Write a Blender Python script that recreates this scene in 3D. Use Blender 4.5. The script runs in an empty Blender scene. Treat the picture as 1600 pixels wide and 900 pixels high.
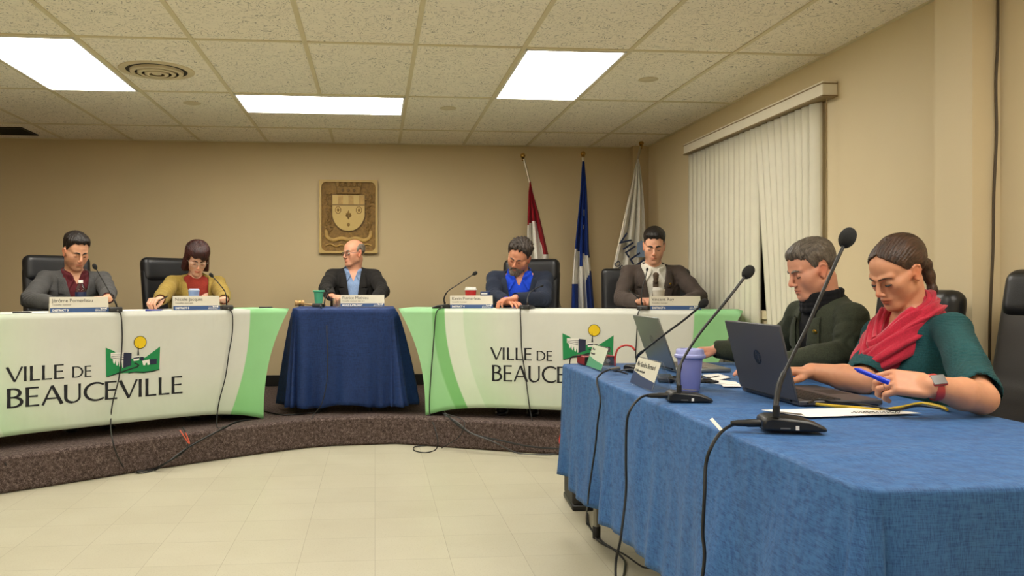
import bpy, math, random
import numpy as np
from mathutils import Vector, Matrix, Euler
random.seed(7)
R = math.radians
SC = bpy.context.scene
COL = SC.collection
# ---------------------------------------------------------------- camera model (metres; x right, y to the back wall, z up)
CAMZ, YAW, FPX, CU, CV = 1.11, R(5.05), 1290.0, 700.0, 447.0
_c, _s = math.cos(YAW), math.sin(YAW)
def ray(u, v):
    a, b = (u-CU)/FPX, -(v-CV)/FPX
    return Vector((a*_c+_s, _c-a*_s, b))
def at(u, v, x=None, y=None, z=None, d=None):
    q = ray(u, v)
    if x is not None: t = x/q.x
    elif y is not None: t = y/q.y
    elif z is not None: t = (z-CAMZ)/q.z
    else: t = d
    return Vector((q.x*t, q.y*t, CAMZ+q.z*t))
# ---------------------------------------------------------------- objects
def link(o, parent=None):
    COL.objects.link(o)
    if parent is not None: o.parent = parent
    return o
def tag(o, label=None, cat=None, group=None, kind=None):
    if label: o['label'] = label
    if cat: o['category'] = cat
    if group: o['group'] = group
    if kind: o['kind'] = kind
    return o
def thing(name, label, cat, loc=(0,0,0), rz=0.0, group=None):
    o = bpy.data.objects.new(name, None); o.empty_display_size = .1
    link(o); o.location = loc; o.rotation_euler = (0, 0, rz)
    return tag(o, label, cat, group)
def mesh_np(name, V, Q, mats, parent=None, smooth=True, colors=None, mi=None):
    me = bpy.data.meshes.new(name)
    V = np.asarray(V, np.float32); Q = np.asarray(Q, np.int32)
    n = Q.shape[1]
    me.vertices.add(len(V)); me.vertices.foreach_set('co', V.ravel())
    me.loops.add(Q.size); me.loops.foreach_set('vertex_index', Q.ravel())
    me.polygons.add(len(Q)); me.polygons.foreach_set('loop_start', np.arange(0, Q.size, n, dtype=np.int32))
    me.update(calc_edges=True)
    if smooth: me.polygons.foreach_set('use_smooth', np.ones(len(Q), bool))
    if mi is not None: me.polygons.foreach_set('material_index', np.asarray(mi, np.int32))
    if colors is not None:
        ca = me.color_attributes.new('tint', 'FLOAT_COLOR', 'POINT')
        ca.data.foreach_set('color', np.asarray(colors, np.float32).ravel())
    for m in (mats if isinstance(mats, (list, tuple)) else [mats]): me.materials.append(m)
    me.validate()
    return link(bpy.data.objects.new(name, me), parent)
class MB:
    """collects simple shapes and links them as one mesh object"""
    def __init__(s): s.v = []; s.f = []; s.m = []; s.mi = 0
    def add(s, vs, fs):
        b = len(s.v); s.v += [tuple(v) for v in vs]
        for f in fs: s.f.append([b+i for i in f]); s.m.append(s.mi)
        return s
    def box(s, lo, hi, M=None):
        x0, y0, z0 = lo; x1, y1, z1 = hi
        vs = [Vector(p) for p in ((x0,y0,z0),(x1,y0,z0),(x1,y1,z0),(x0,y1,z0),(x0,y0,z1),(x1,y0,z1),(x1,y1,z1),(x0,y1,z1))]
        if M: vs = [M @ v for v in vs]
        return s.add(vs, [(0,3,2,1),(4,5,6,7),(0,1,5,4),(1,2,6,5),(2,3,7,6),(3,0,4,7)])
    def prism(s, pts, z0, z1, M=None):
        """closed 2D outline (counter-clockwise) extruded along z"""
        n = len(pts); vs = [Vector((p[0], p[1], z0)) for p in pts]+[Vector((p[0], p[1], z1)) for p in pts]
        if M: vs = [M @ v for v in vs]
        return s.add(vs, [tuple(range(n))[::-1], tuple(range(n, 2*n))]+[(i, (i+1) % n, n+(i+1) % n, n+i) for i in range(n)])
    def lathe(s, prof, n=24, M=None, cap=True):
        vs = []; fs = []
        for r, z in prof:
            for i in range(n):
                a = 2*math.pi*i/n; v = Vector((r*math.cos(a), r*math.sin(a), z)); vs.append(M @ v if M else v)
        for j in range(len(prof)-1):
            for i in range(n):
                fs.append((j*n+i, j*n+(i+1) % n, (j+1)*n+(i+1) % n, (j+1)*n+i))
        if cap: fs.append(tuple(range(n))[::-1]); fs.append(tuple(range((len(prof)-1)*n, len(prof)*n)))
        return s.add(vs, fs)
    def tube(s, pts, r, n=8, closed=False, up=None):
        pts = [Vector(p) for p in pts]; m = len(pts)
        rs = r if isinstance(r, list) else [r]*m
        t0 = (pts[1]-pts[0]).normalized(); N = t0.orthogonal().normalized() if up is None else (Vector(up)-t0*Vector(up).dot(t0)).normalized()
        vs = []
        for i, p in enumerate(pts):
            if closed: t = pts[(i+1) % m]-pts[i-1]
            else: t = pts[min(i+1, m-1)]-pts[max(i-1, 0)]
            t = t.normalized() if t.length > 1e-9 else t0
            N = (N-t*N.dot(t)); N = N.normalized() if N.length > 1e-6 else t.orthogonal().normalized()
            B = t.cross(N); rr = rs[i]; ra, rb = rr if isinstance(rr, (tuple, list)) else (rr, rr)
            for k in range(n):
                a = 2*math.pi*k/n; vs.append(p+N*(ra*math.cos(a))+B*(rb*math.sin(a)))
        fs = [(i*n+k, i*n+(k+1) % n, (i+1)*n+(k+1) % n, (i+1)*n+k) for i in range(m-1) for k in range(n)]
        if closed: fs += [((m-1)*n+k, (m-1)*n+(k+1) % n, (k+1) % n, k) for k in range(n)]
        else: fs += [tuple(range(n))[::-1], tuple(range((m-1)*n, m*n))]
        return s.add(vs, fs)
    def grid(s, fn, nu, nv):
        vs = [fn(i/nu, j/nv) for j in range(nv+1) for i in range(nu+1)]
        w = nu+1
        return s.add(vs, [(j*w+i, j*w+i+1, (j+1)*w+i+1, (j+1)*w+i) for j in range(nv) for i in range(nu)])
    def build(s, name, mats, parent=None, smooth=True, bevel=0, angle=40, loc=None, sub=0, solid=0):
        me = bpy.data.meshes.new(name); me.from_pydata(s.v, [], s.f)
        for m in (mats if isinstance(mats, (list, tuple)) else [mats]): me.materials.append(m)
        me.polygons.foreach_set('material_index', s.m); me.update()
        o = link(bpy.data.objects.new(name, me), parent)
        if loc is not None: o.location = loc
        if solid:
            md = o.modifiers.new('solid', 'SOLIDIFY'); md.thickness = solid; md.offset = 0
        if bevel:
            md = o.modifiers.new('bevel', 'BEVEL'); md.width = bevel; md.segments = 2; md.limit_method = 'ANGLE'; md.angle_limit = R(35)
        if sub:
            md = o.modifiers.new('sub', 'SUBSURF'); md.levels = md.render_levels = sub
        if smooth:
            me.polygons.foreach_set('use_smooth', [True]*len(me.polygons))
            if not sub: me.set_sharp_from_angle(angle=R(angle))
        return o
def spline(pts, n=8, closed=False):
    """Catmull-Rom through the points"""
    P = [Vector(p) for p in pts]; m = len(P); out = []
    for i in range(m if closed else m-1):
        if closed: a, b, c, d = P[i-1], P[i], P[(i+1) % m], P[(i+2) % m]
        else: a, b, c, d = P[max(i-1, 0)], P[i], P[i+1], P[min(i+2, m-1)]
        for k in range(n):
            t = k/n; out.append(.5*((2*b)+(c-a)*t+(2*a-5*b+4*c-d)*t*t+(3*b-3*c+d-a)*t**3))
    if not closed: out.append(P[-1])
    return out
def frame(o, fwd, up=(0,0,1)):
    """matrix with local y = fwd, z ~ up, origin o"""
    y = Vector(fwd).normalized(); z = Vector(up); z = (z-y*z.dot(y)).normalized(); x = y.cross(z)
    M = Matrix((x, y, z)).transposed().to_4x4(); M.translation = Vector(o); return M
def text_obj(name, s, size, mat, parent, M, extrude=.0004, bold=0.0, xs=1.0, align='LEFT', space=1.0, shear=0):
    cu = bpy.data.curves.new(name, 'FONT'); cu.body = s; cu.size = size; cu.extrude = extrude; cu.offset = bold
    cu.align_x = align; cu.space_character = space; cu.shear = shear; cu.resolution_u = 3
    t = bpy.data.objects.new(name, cu); COL.objects.link(t)
    dg = bpy.context.evaluated_depsgraph_get(); me = bpy.data.meshes.new_from_object(t.evaluated_get(dg))
    bpy.data.objects.remove(t); bpy.data.curves.remove(cu)
    me.transform(M @ Matrix.Diagonal((xs, 1, 1, 1))); me.materials.clear(); me.materials.append(mat)
    me.name = name
    return link(bpy.data.objects.new(name, me), parent)
# ---------------------------------------------------------------- materials
def lin(c):
    if isinstance(c, str): c = [int(c[i:i+2], 16) for i in (0, 2, 4)]
    c = [x/255 for x in c]
    return tuple(x/12.92 if x <= .04045 else ((x+.055)/1.055)**2.4 for x in c)+(1,)
class NT:
    def __init__(s, name):
        s.m = bpy.data.materials.new(name); s.m.use_nodes = True; s.t = s.m.node_tree
        s.b = s.t.nodes['Principled BSDF']; s.out = s.t.nodes['Material Output']
    def n(s, typ, **kw):
        nd = s.t.nodes.new(typ)
        for k, v in kw.items():
            if k.startswith('_'): setattr(nd, k[1:], v)
            else: nd.inputs[k.replace('_', ' ')].default_value = v
        return nd
    def l(s, a, b): s.t.links.new(a, b)
    def coords(s, scale=(1,1,1), rot=(0,0,0), kind='Object'):
        tc = s.n('ShaderNodeTexCoord'); mp = s.n('ShaderNodeMapping')
        mp.inputs['Scale'].default_value = scale; mp.inputs['Rotation'].default_value = rot
        s.l(tc.outputs[kind], mp.inputs['Vector']); return mp.outputs['Vector']
    def noise(s, vec, scale, detail=3, rough=.55):
        nd = s.n('ShaderNodeTexNoise', Scale=scale, Detail=detail, Roughness=rough); s.l(vec, nd.inputs['Vector']); return nd.outputs['Fac']
    def ramp(s, fac, stops, interp='LINEAR'):
        nd = s.n('ShaderNodeValToRGB'); cr = nd.color_ramp; cr.interpolation = interp
        while len(cr.elements) > 1: cr.elements.remove(cr.elements[-1])
        cr.elements[0].position = stops[0][0]; cr.elements[0].color = stops[0][1]
        for p, c in stops[1:]:
            e = cr.elements.new(p); e.color = c
        s.l(fac, nd.inputs['Fac']); return nd.outputs['Color']
    def bump(s, h, strength=.3, dist=.01):
        nd = s.n('ShaderNodeBump', Strength=strength, Distance=dist); s.l(h, nd.inputs['Height']); s.l(nd.outputs['Normal'], s.b.inputs['Normal'])
    def math(s, op, a, b=0.0, c=None):
        nd = s.n('ShaderNodeMath', _operation=op)
        for i, x in enumerate((a, b, c)):
            if x is None: continue
            if isinstance(x, (int, float)): nd.inputs[i].default_value = x
            else: s.l(x, nd.inputs[i])
        return nd.outputs[0]
    def mix(s, fac, a, b, mode='MIX'):
        nd = s.n('ShaderNodeMix', _data_type='RGBA', _blend_type=mode)
        for key, x in ((0, fac), (6, a), (7, b)):
            if isinstance(x, (int, float, tuple)): nd.inputs[key].default_value = x
            else: s.l(x, nd.inputs[key])
        return nd.outputs[2]
def mat(name, c, rough=.5, metal=0, spec=.5, var=0, vscale=8, bump=0, bscale=60, bdist=.002, coat=0, trans=0, emit=0, alpha=1, sheen=0):
    t = NT(name); b = t.b; c = lin(c) if isinstance(c, str) or max(c) > 1 else tuple(c)+(1,)*(4-len(c))
    b.inputs['Base Color'].default_value = c; b.inputs['Roughness'].default_value = rough
    b.inputs['Metallic'].default_value = metal; b.inputs['Specular IOR Level'].default_value = spec
    b.inputs['Coat Weight'].default_value = coat; b.inputs['Transmission Weight'].default_value = trans; b.inputs['Alpha'].default_value = alpha
    b.inputs['Sheen Weight'].default_value = sheen
    vec = t.coords()
    f = t.noise(vec, vscale, 4)
    v = max(var, .03)
    lo = tuple(x*(1-v) for x in c[:3])+(1,); hi = tuple(min(1, x*(1+v)) for x in c[:3])+(1,)
    t.l(t.ramp(f, [(.3, lo), (.7, hi)]), b.inputs['Base Color'])
    if bump: t.bump(t.noise(vec, bscale, 3), bump, bdist)
    if emit: b.inputs['Emission Color'].default_value = c; b.inputs['Emission Strength'].default_value = emit
    return t.m
def fabric(name, c, scale=900, var=.12, bump=.35, rough=.9, sheen=.03, c2=None, ribs=0, ribdir=2):
    """woven cloth: fine thread pattern over soft tone variation"""
    t = NT(name); b = t.b; c = lin(c); c2 = lin(c2) if c2 else tuple(x*.6 for x in c[:3])+(1,)
    b.inputs['Roughness'].default_value = rough; b.inputs['Sheen Weight'].default_value = sheen; b.inputs['Specular IOR Level'].default_value = .25
    vec = t.coords()
    f = t.noise(vec, 11, 4); g = t.noise(vec, scale/4, 2, .8)
    base = t.ramp(f, [(.3, tuple(x*(1-var) for x in c[:3])+(1,)), (.7, tuple(min(1, x*(1+var)) for x in c[:3])+(1,))])
    thr = t.ramp(g, [(.35, c2), (.62, (1,1,1,1))])
    colr = t.mix(.35, base, t.mix(1.0, base, thr, 'MULTIPLY'))
    t.l(colr, b.inputs['Base Color'])
    if ribs:
        w = t.n('ShaderNodeTexWave', Scale=ribs, Distortion=.6, Detail=1.0); w.bands_direction = 'XYZ'[ribdir]; w.wave_type = 'BANDS'
        t.l(vec, w.inputs['Vector']); t.bump(w.outputs['Fac'], bump, .003)
    else: t.bump(g, bump, .0012)
    return t.m
LAMP_E, EXPO = 10.0, 0.66
# ---------------------------------------------------------------- implicit modelling: smooth unions on a grid, surface nets
def smin(a, b, k):
    if k <= 0: return np.minimum(a, b)
    h = np.maximum(k-np.abs(a-b), 0)/k
    return np.minimum(a, b)-h*h*(k*.25)
class Field:
    def __init__(s, lo, hi, h):
        s.h = h; s.ax = [np.arange(lo[i], hi[i]+h, h, dtype=np.float32) for i in range(3)]
        s.F = np.full([len(a) for a in s.ax], .5, np.float32)
    def sub(s, lo, hi):
        sl = []
        for i in range(3):
            a = s.ax[i]; i0 = max(0, int((lo[i]-a[0])/s.h)-1); i1 = min(len(a), int((hi[i]-a[0])/s.h)+2)
            if i1 <= i0: return None
            sl.append(slice(i0, i1))
        X, Y, Z = s.ax[0][sl[0]][:, None, None], s.ax[1][sl[1]][None, :, None], s.ax[2][sl[2]][None, None, :]
        return tuple(sl), X, Y, Z
    def op(s, fn, lo, hi, k=.01, sub=False):
        pad = k+2*s.h; r = s.sub([x-pad for x in lo], [x+pad for x in hi])
        if r is None: return
        sl, X, Y, Z = r; d = fn(X, Y, Z); F = s.F[sl]
        s.F[sl] = -smin(-F, d, k) if sub else smin(F, d, k)
    def cone(s, a, b, r1, r2=None, k=.01, sub=False):
        r2 = r1 if r2 is None else r2; a = np.array(a, float); b = np.array(b, float); ab = b-a; L = max(float(ab@ab), 1e-12); r = max(r1, r2)
        def fn(X, Y, Z):
            x, y, z = X-a[0], Y-a[1], Z-a[2]
            t = np.clip((x*ab[0]+y*ab[1]+z*ab[2])/L, 0, 1)
            return np.sqrt((x-t*ab[0])**2+(y-t*ab[1])**2+(z-t*ab[2])**2)-(r1+(r2-r1)*t)
        s.op(fn, np.minimum(a, b)-r, np.maximum(a, b)+r, k, sub)
    def chain(s, pts, rs, k=.01):
        for i in range(len(pts)-1): s.cone(pts[i], pts[i+1], rs[i], rs[i+1], k)
    def ell(s, c, r, k=.01, sub=False, M=None):
        """ellipsoid; M (3x3 Matrix) turns its axes"""
        c = np.array(c, float); m = max(r)
        Q = np.array(M if M is not None else Matrix.Identity(3), float)
        def fn(X, Y, Z):
            x, y, z = X-c[0], Y-c[1], Z-c[2]
            if M is not None:
                x, y, z = (Q[0,0]*x+Q[1,0]*y+Q[2,0]*z), (Q[0,1]*x+Q[1,1]*y+Q[2,1]*z), (Q[0,2]*x+Q[1,2]*y+Q[2,2]*z)
            k0 = np.sqrt((x/r[0])**2+(y/r[1])**2+(z/r[2])**2); k1 = np.sqrt((x/r[0]**2)**2+(y/r[1]**2)**2+(z/r[2]**2)**2)
            return k0*(k0-1)/np.maximum(k1, 1e-6)
        s.op(fn, c-m if M is not None else c-np.array(r), c+m if M is not None else c+np.array(r), k, sub)
    def rbox(s, M, half, rr, k=.005, sub=False):
        """rounded box; M 4x4 places it"""
        Q = np.array(M, float); c = Q[:3, 3]; m = float(np.linalg.norm(half))+rr
        def fn(X, Y, Z):
            x, y, z = X-c[0], Y-c[1], Z-c[2]
            q = [np.abs(Q[0,i]*x+Q[1,i]*y+Q[2,i]*z)-half[i]+rr for i in range(3)]
            return np.sqrt(sum(np.maximum(a, 0)**2 for a in q))+np.minimum(np.maximum(np.maximum(q[0], q[1]), q[2]), 0)-rr
        s.op(fn, c-m, c+m, k, sub)
    def mesh(s):
        F = s.F; F[0] = F[-1] = .5; F[:, 0] = F[:, -1] = .5; F[:, :, 0] = F[:, :, -1] = .5
        S = F < 0; nx, ny, nz = F.shape
        C = np.zeros((nx-1, ny-1, nz-1), np.uint8)
        for i in (0, 1):
            for j in (0, 1):
                for k in (0, 1): C += S[i:nx-1+i, j:ny-1+j, k:nz-1+k]
        I = np.argwhere((C > 0) & (C < 8)); del C
        idx = np.full((nx-1, ny-1, nz-1), -1, np.int32); idx[I[:, 0], I[:, 1], I[:, 2]] = np.arange(len(I))
        acc = np.zeros((len(I), 3)); cnt = np.zeros(len(I))
        cor = [(i, j, k) for i in (0, 1) for j in (0, 1) for k in (0, 1)]
        val = {c: F[I[:, 0]+c[0], I[:, 1]+c[1], I[:, 2]+c[2]] for c in cor}
        for c in cor:
            for ax in range(3):
                if c[ax]: continue
                e = list(c); e[ax] = 1; a, b = val[c], val[tuple(e)]
                m = (a < 0) != (b < 0); t = np.where(m, a/np.where(m, a-b, 1), 0)
                for q in range(3):
                    acc[:, q] += m*(c[q]+(t if q == ax else 0))
                cnt += m
        V = I+acc/cnt[:, None]
        V = np.stack([s.ax[q][0]+V[:, q]*s.h for q in range(3)], 1)
        Q = []
        for ax in range(3):
            sl0 = [slice(1, -1)]*3; sl1 = [slice(1, -1)]*3; sl0[ax] = slice(0, -1); sl1[ax] = slice(1, None)
            A, B = S[tuple(sl0)], S[tuple(sl1)]
            for flip, m in ((0, A & ~B), (1, ~A & B)):
                E = np.argwhere(m)
                if not len(E): continue
                o = np.ones(3, int); o[ax] = 0; E = E+o
                u, v = [(1, 2), (2, 0), (0, 1)][ax]
                def g(du, dv):
                    G = E.copy(); G[:, u] -= du; G[:, v] -= dv; return idx[G[:, 0], G[:, 1], G[:, 2]]
                q = np.stack([g(1, 1), g(0, 1), g(0, 0), g(1, 0)], 1)
                Q.append(q[:, ::-1] if flip else q)
        Q = np.concatenate(Q) if Q else np.zeros((0, 4), int)
        return V, Q[(Q >= 0).all(1)]
def smooth_mesh(V, Q, it=2, w=.5):
    for _ in range(it):
        A = np.zeros_like(V); n = np.zeros(len(V))
        for a, b in ((0, 1), (1, 2), (2, 3), (3, 0)):
            for p, q in ((a, b), (b, a)):
                for c in range(3): A[:, c] += np.bincount(Q[:, p], V[Q[:, q], c], len(V))
                n += np.bincount(Q[:, p], minlength=len(V))
        V = V*(1-w)+w*A/np.maximum(n, 1)[:, None]
    return V
def wob(X, Y, Z, s=1.0, ph=0.0):
    """soft wandering folds, roughly -1..1"""
    a = np.sin(X*38*s+2.1*np.sin(Z*21*s+ph)+ph)*np.cos(Z*30*s+1.7*np.sin(Y*25*s+ph*2))
    b = np.sin(Y*44*s+1.5*np.sin(X*33*s)+ph*3)*np.sin(Z*52*s+2*np.sin(X*19*s+ph))
    return .6*a+.4*b
# ---------------------------------------------------------------- heads
def head_prims(p):
    """(kind, args) in head space: y forward, z up, origin between the ears"""
    w = p.get('face_w', 1.0); jw = p.get('jaw', 1.0); ns = p.get('nose', 1.0); fem = p.get('fem', 0)
    L = []
    def E(c, r, k, sub=False, both=False):
        L.append(('e', c, r, k, sub))
        if both: L.append(('e', (-c[0], c[1], c[2]), r, k, sub))
    def C(a, b, r1, r2, k, sub=False, both=False):
        L.append(('c', a, b, r1, r2, k, sub))
        if both: L.append(('c', (-a[0], a[1], a[2]), (-b[0], b[1], b[2]), r1, r2, k, sub))
    E((0, -.018, .036), (.075*w, .096, .081), .01)
    E((0, .030, .034), (.060*w, .050, .056), .02)
    E((0, .028, -.030), (.059*w, .056, .070), .02)
    C((.046*w*jw, -.002, -.062), (.020*jw, .062, -.100), .021, .017, .025, both=True)
    E((0, .073, -.104), (.020*jw, .017, .016), .02)
    E((0, .066, -.070), (.031, .025, .030), .016)
    E((.040*w, .050, -.022), (.023, .024, .022), .02, both=True)
    C((.046*w, .044, -.016), (.068*w, .004, -.006), .0165, .012, .02, both=True)
    E(((.040-.006*fem)*w, .030, -.046), (.024, .036, .034), .025, both=True)
    C((.012, .0805, .018), (.044, .063, .021), .0085-.002*fem, .008, .014, both=True)
    E((.031, .087, -.002), (.017, .012, .011), .010, True, True)
    E((.031, .0665, -.003), (.0145, .0135, .0130), .003, both=True)
    C((.018, .078, -.0105), (.043, .071, -.0095), .0022, .002, .004, both=True)
    C((0, .081, .008), (0, .105*(.6+.4*ns), -.030), .0070, .0095*ns, .010)
    E((0, .1015*(.75+.25*ns), -.0365), (.0112*ns, .0115, .0092), .007)
    E((.0125*ns, .094, -.0405), (.0072, .0085, .0070), .005, both=True)
    E((.0058*ns, .1015, -.0475), (.0036, .0050, .0030), .003, True, True)
    C((.0215, .0795, -.0675), (.003, .0905, -.0635), .0042, .0058+.001*fem, .004, both=True)
    C((.0190, .0800, -.0715), (.000, .0890, -.0755), .0042, .0068+.001*fem, .004, both=True)
    C((.0240, .0835, -.0690), (.012, .0925, -.0685), .0014, .0019, .0025, True, True)
    C((.012, .0925, -.0685), (-.012, .0925, -.0685), .0019, .0019, .0025, True)
    E((0, .093, -.088), (.014, .007, .006), .008, True)
    E((.077*w, -.012, -.008), (.0080, .0165, .0285), .006, both=True)
    E((.087*w, -.006, -.005), (.0060, .0095, .0170), .005, True, True)
    ear = [(.0765*w, .003, .005), (.080*w, -.002, .016), (.083*w, -.014, .019), (.085*w, -.025, .010), (.084*w, -.025, -.006), (.080*w, -.017, -.023), (.077*w, -.006, -.036)]
    for i in range(6): C(ear[i], ear[i+1], .0042, .0042, .003, both=True)
    C((.075*w, .000, -.028), (.078*w, -.004, -.036), .006, .006, .006, both=True)
    return L
def skin_color(P, base, p, wear):
    """albedo of the skin from head-space position (lips, blush, beard shadow)"""
    x, y, z = P[:, 0], P[:, 1], P[:, 2]; ax = np.abs(x)
    c = np.tile(np.array(base[:3], float), (len(P), 1))
    def m(w, t):
        nonlocal c
        w = np.clip(w, 0, 1)[:, None]; c = c*(1-w)+c*np.array(t)*w
    g = lambda cx, cy, cz, s: np.exp(-((ax-cx)**2+(y-cy)**2+(z-cz)**2)/(s*s))
    m(.35*g(.040, .06, -.03, .024), (1.04, .84, .79)); m(.9*g(0, .11, -.037, .014), (1.04, .76, .70))
    m(1.0*g(.08, -.01, -.008, .03), (1.04, .74, .66))
    lips = np.exp(-((z+.0695)/.0085)**4)*np.exp(-(ax/.0235)**6)*(y > .072)
    m(lips, wear.get('lip', (.90, .66, .62)))
    m(np.exp(-((z+.069)/.0016)**2)*np.exp(-(ax/.024)**6)*(y > .07), (.45, .28, .26))
    m(.6*np.exp(-(((ax-.031)/.016)**2+((z+.012)/.006)**2))*(y > .05), (.88, .78, .76))
    st = wear.get('stubble', 0)
    if st: m(st*np.clip((-.045-z)/.02, 0, 1)*np.clip((y+.02)/.03, 0, 1)*(1-lips)*(z > -.135), (.55, .50, .48))
    return np.concatenate([c, np.ones((len(P), 1))], 1)
def apply_head(f, p, H):
    """H: 4x4 head to person space"""
    M3 = H.to_3x3(); sc = M3.col[0].length; Rm = Matrix([c.normalized() for c in M3.col]).transposed()
    for q in head_prims(p):
        if q[0] == 'e':
            f.ell(H @ Vector(q[1]), [r*sc for r in q[2]], q[3]*sc, q[4], M=Rm)
        else:
            f.cone(H @ Vector(q[1]), H @ Vector(q[2]), q[3]*sc, q[4]*sc, q[5]*sc, q[6])
def tabl(t, x):
    xs = [a for a, _ in t]; ys = [b for _, b in t]; return np.interp(x, xs, ys)
def hair_field(st, h=.003):
    """hair shell in head space; st: low/up = hairline tables over azimuth (0 front .. 180 back), th = thickness"""
    f = Field((-.13, -.17, -.22), (.13, .15, .17), h)
    X, Y, Z = f.ax[0][:, None, None], f.ax[1][None, :, None], f.ax[2][None, None, :]
    w = st.get('face_w', 1.0)
    az = np.degrees(np.arctan2(np.abs(X), Y+.018))+0*Z
    sd = np.degrees(np.arctan2(X, Y+.018))
    th = tabl(st['th'], az)
    r = [.075*w, .096, .081]
    tz = np.clip((Z-.035)/.065, 0, 1)
    th = th+(st.get('top', 0))*tz
    low = tabl(st['low'], az)
    if st.get('part'): low = low+st['part']*np.sin(np.radians(sd))*np.clip(1-az/70, 0, 1)
    low = low+st.get('edge', 1)*(.0022*np.sin(sd*.9)+.0015*np.sin(sd*2.3)+.003*np.sin(sd*.23+1))
    tp_ = np.clip((Z-low)/st.get('taper', .035), 0, 1); th = th*(tp_*(2-tp_))**.7+.0012
    if 'up' in st:
        tu = np.clip((tabl(st['up'], az)-Z)/.02, 0, 1); th = th*tu**.6+.0005
    c = (0, -.018, .036)
    k0 = np.sqrt((X/(r[0]+th))**2+((Y-c[1])/(r[1]+th))**2+((Z-c[2])/(r[2]+th))**2)
    d = (k0-1)*(.08+th)
    # below the cranium the shell drops straight down
    kc = np.sqrt((X/(r[0]+th))**2+((Y-c[1])/(r[1]+th))**2)
    dd = (kc-1)*(.08+th)
    if st.get('drop'): d = np.where(Z < c[2], np.maximum(dd-st['drop']*np.clip(c[2]-Z, 0, .2), -.05), d)
    # forehead bulge
    g = np.sqrt((X/(.060*w+th))**2+((Y-.030)/(.050+th))**2+((Z-.034)/(.056+th))**2)
    d = smin(d, (g-1)*(.055+th), .02)
    amp = st.get('amp', .0015)
    fr = st.get('freq', 1.0)
    rr_ = np.degrees(np.arctan2(X, Z-.0)) if st.get('sweep') else sd
    d = d+amp*(np.sin(rr_*.55*fr+3*np.sin(Z*40)+4*np.sin(Y*30))+.6*np.sin(rr_*1.3*fr+(Y*120*fr if not st.get('sweep') else Y*20)))
    if st.get('groove'): d = d+st['groove']*np.exp(-((X-.002)/.0028)**2)*(Y > -.03)*(Z > .103)
    if st.get('spike'):
        d = d-st['spike']*np.clip(Z/.09, 0, 1)*np.maximum(0, np.sin(X*150+2*np.sin(Y*60))*np.sin(Y*130+X*70))
    d = -smin(-d, -(low-Z)*.9, .006)
    if st.get('up'):
        up = tabl(st['up'], az); d = -smin(-d, -(Z-up), .006)
    f.F = np.minimum(f.F, d.astype(np.float32))
    for q in st.get('extra', []):
        if q[0] == 'e': f.ell(q[1], q[2], q[3])
        elif q[0] == 'ch': f.chain(q[1], q[2], q[3])
        elif q[0] == 's': f.ell(q[1], q[2], q[3], True)
    return f
# ---------------------------------------------------------------- people
def skin_mat():
    t = NT('skin'); b = t.b
    a = t.n('ShaderNodeAttribute'); a.attribute_name = 'tint'
    vec = t.coords(); f = t.noise(vec, 60, 3)
    t.l(t.mix(1.0, a.outputs['Color'], t.ramp(f, [(.3, (.93,.90,.90,1)), (.7, (1,1,1,1))]), 'MULTIPLY'), b.inputs['Base Color'])
    b.inputs['Roughness'].default_value = .48; b.inputs['Specular IOR Level'].default_value = .4
    b.inputs['Subsurface Weight'].default_value = .12; b.inputs['Subsurface Radius'].default_value = (.012, .004, .002); b.inputs['Subsurface Scale'].default_value = 1
    t.bump(t.noise(vec, 500, 2), .08, .001)
    return t.m
def hair_mat(name, c, c2, rough=.42):
    """strands: stretched noise in two tones"""
    t = NT(name); b = t.b
    v = t.coords((260, 30, 45)); v2 = t.coords((30, 9, 12))
    f = t.noise(v, 1.0, 3, .7); g = t.noise(v2, 1.0, 2)
    s = t.math('ADD', t.math('MULTIPLY', f, .7), t.math('MULTIPLY', g, .3))
    t.l(t.ramp(s, [(.36, lin(c)), (.64, lin(c2))]), b.inputs['Base Color'])
    b.inputs['Roughness'].default_value = rough; b.inputs['Specular IOR Level'].default_value = .35
    t.bump(f, .8, .004)
    return t.m

def solve_elbow(S, T, l1, l2, pole):
    d = T-S; L = d.length
    if L > (l1+l2)*.995: T = S+d*((l1+l2)*.995/L); d = T-S; L = d.length
    a = (l1*l1-l2*l2+L*L)/(2*L); h = math.sqrt(max(l1*l1-a*a, 0)); n = d/L
    p = Vector(pole); p = (p-n*p.dot(n)).normalized()
    return S+n*a+p*h, T
def loft(f, T, ts, rx, ry, fo, k=.02, pw=2.3, extra=None, sub=False):
    Q = np.array(T, float); c = Q[:3, 3]; t0, t1 = ts[0], ts[-1]
    def fn(X, Y, Z):
        x, y, z = X-c[0], Y-c[1], Z-c[2]
        lx, lf, lt = [Q[0,i]*x+Q[1,i]*y+Q[2,i]*z for i in range(3)]
        a = np.interp(lt, ts, rx); b = np.interp(lt, ts, ry); lf2 = lf-np.interp(lt, ts, fo)
        r = (np.abs(lx/a)**pw+np.abs(lf2/b)**pw)**(1/pw)
        d = (r-1)*np.minimum(a, b)*1.15
        if extra is not None: d = d-extra(lx, lf2, lt, b)
        return np.maximum(d, np.maximum(lt-t1, t0-lt)).astype(np.float32)
    m = max(rx)+.05; P = [T @ Vector((sx*m, sy*m, t)) for sx in (-1, 1) for sy in (-1, 1) for t in (t0, t1)]
    f.op(fn, np.min([tuple(p) for p in P], 0), np.max([tuple(p) for p in P], 0), k, sub)
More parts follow.
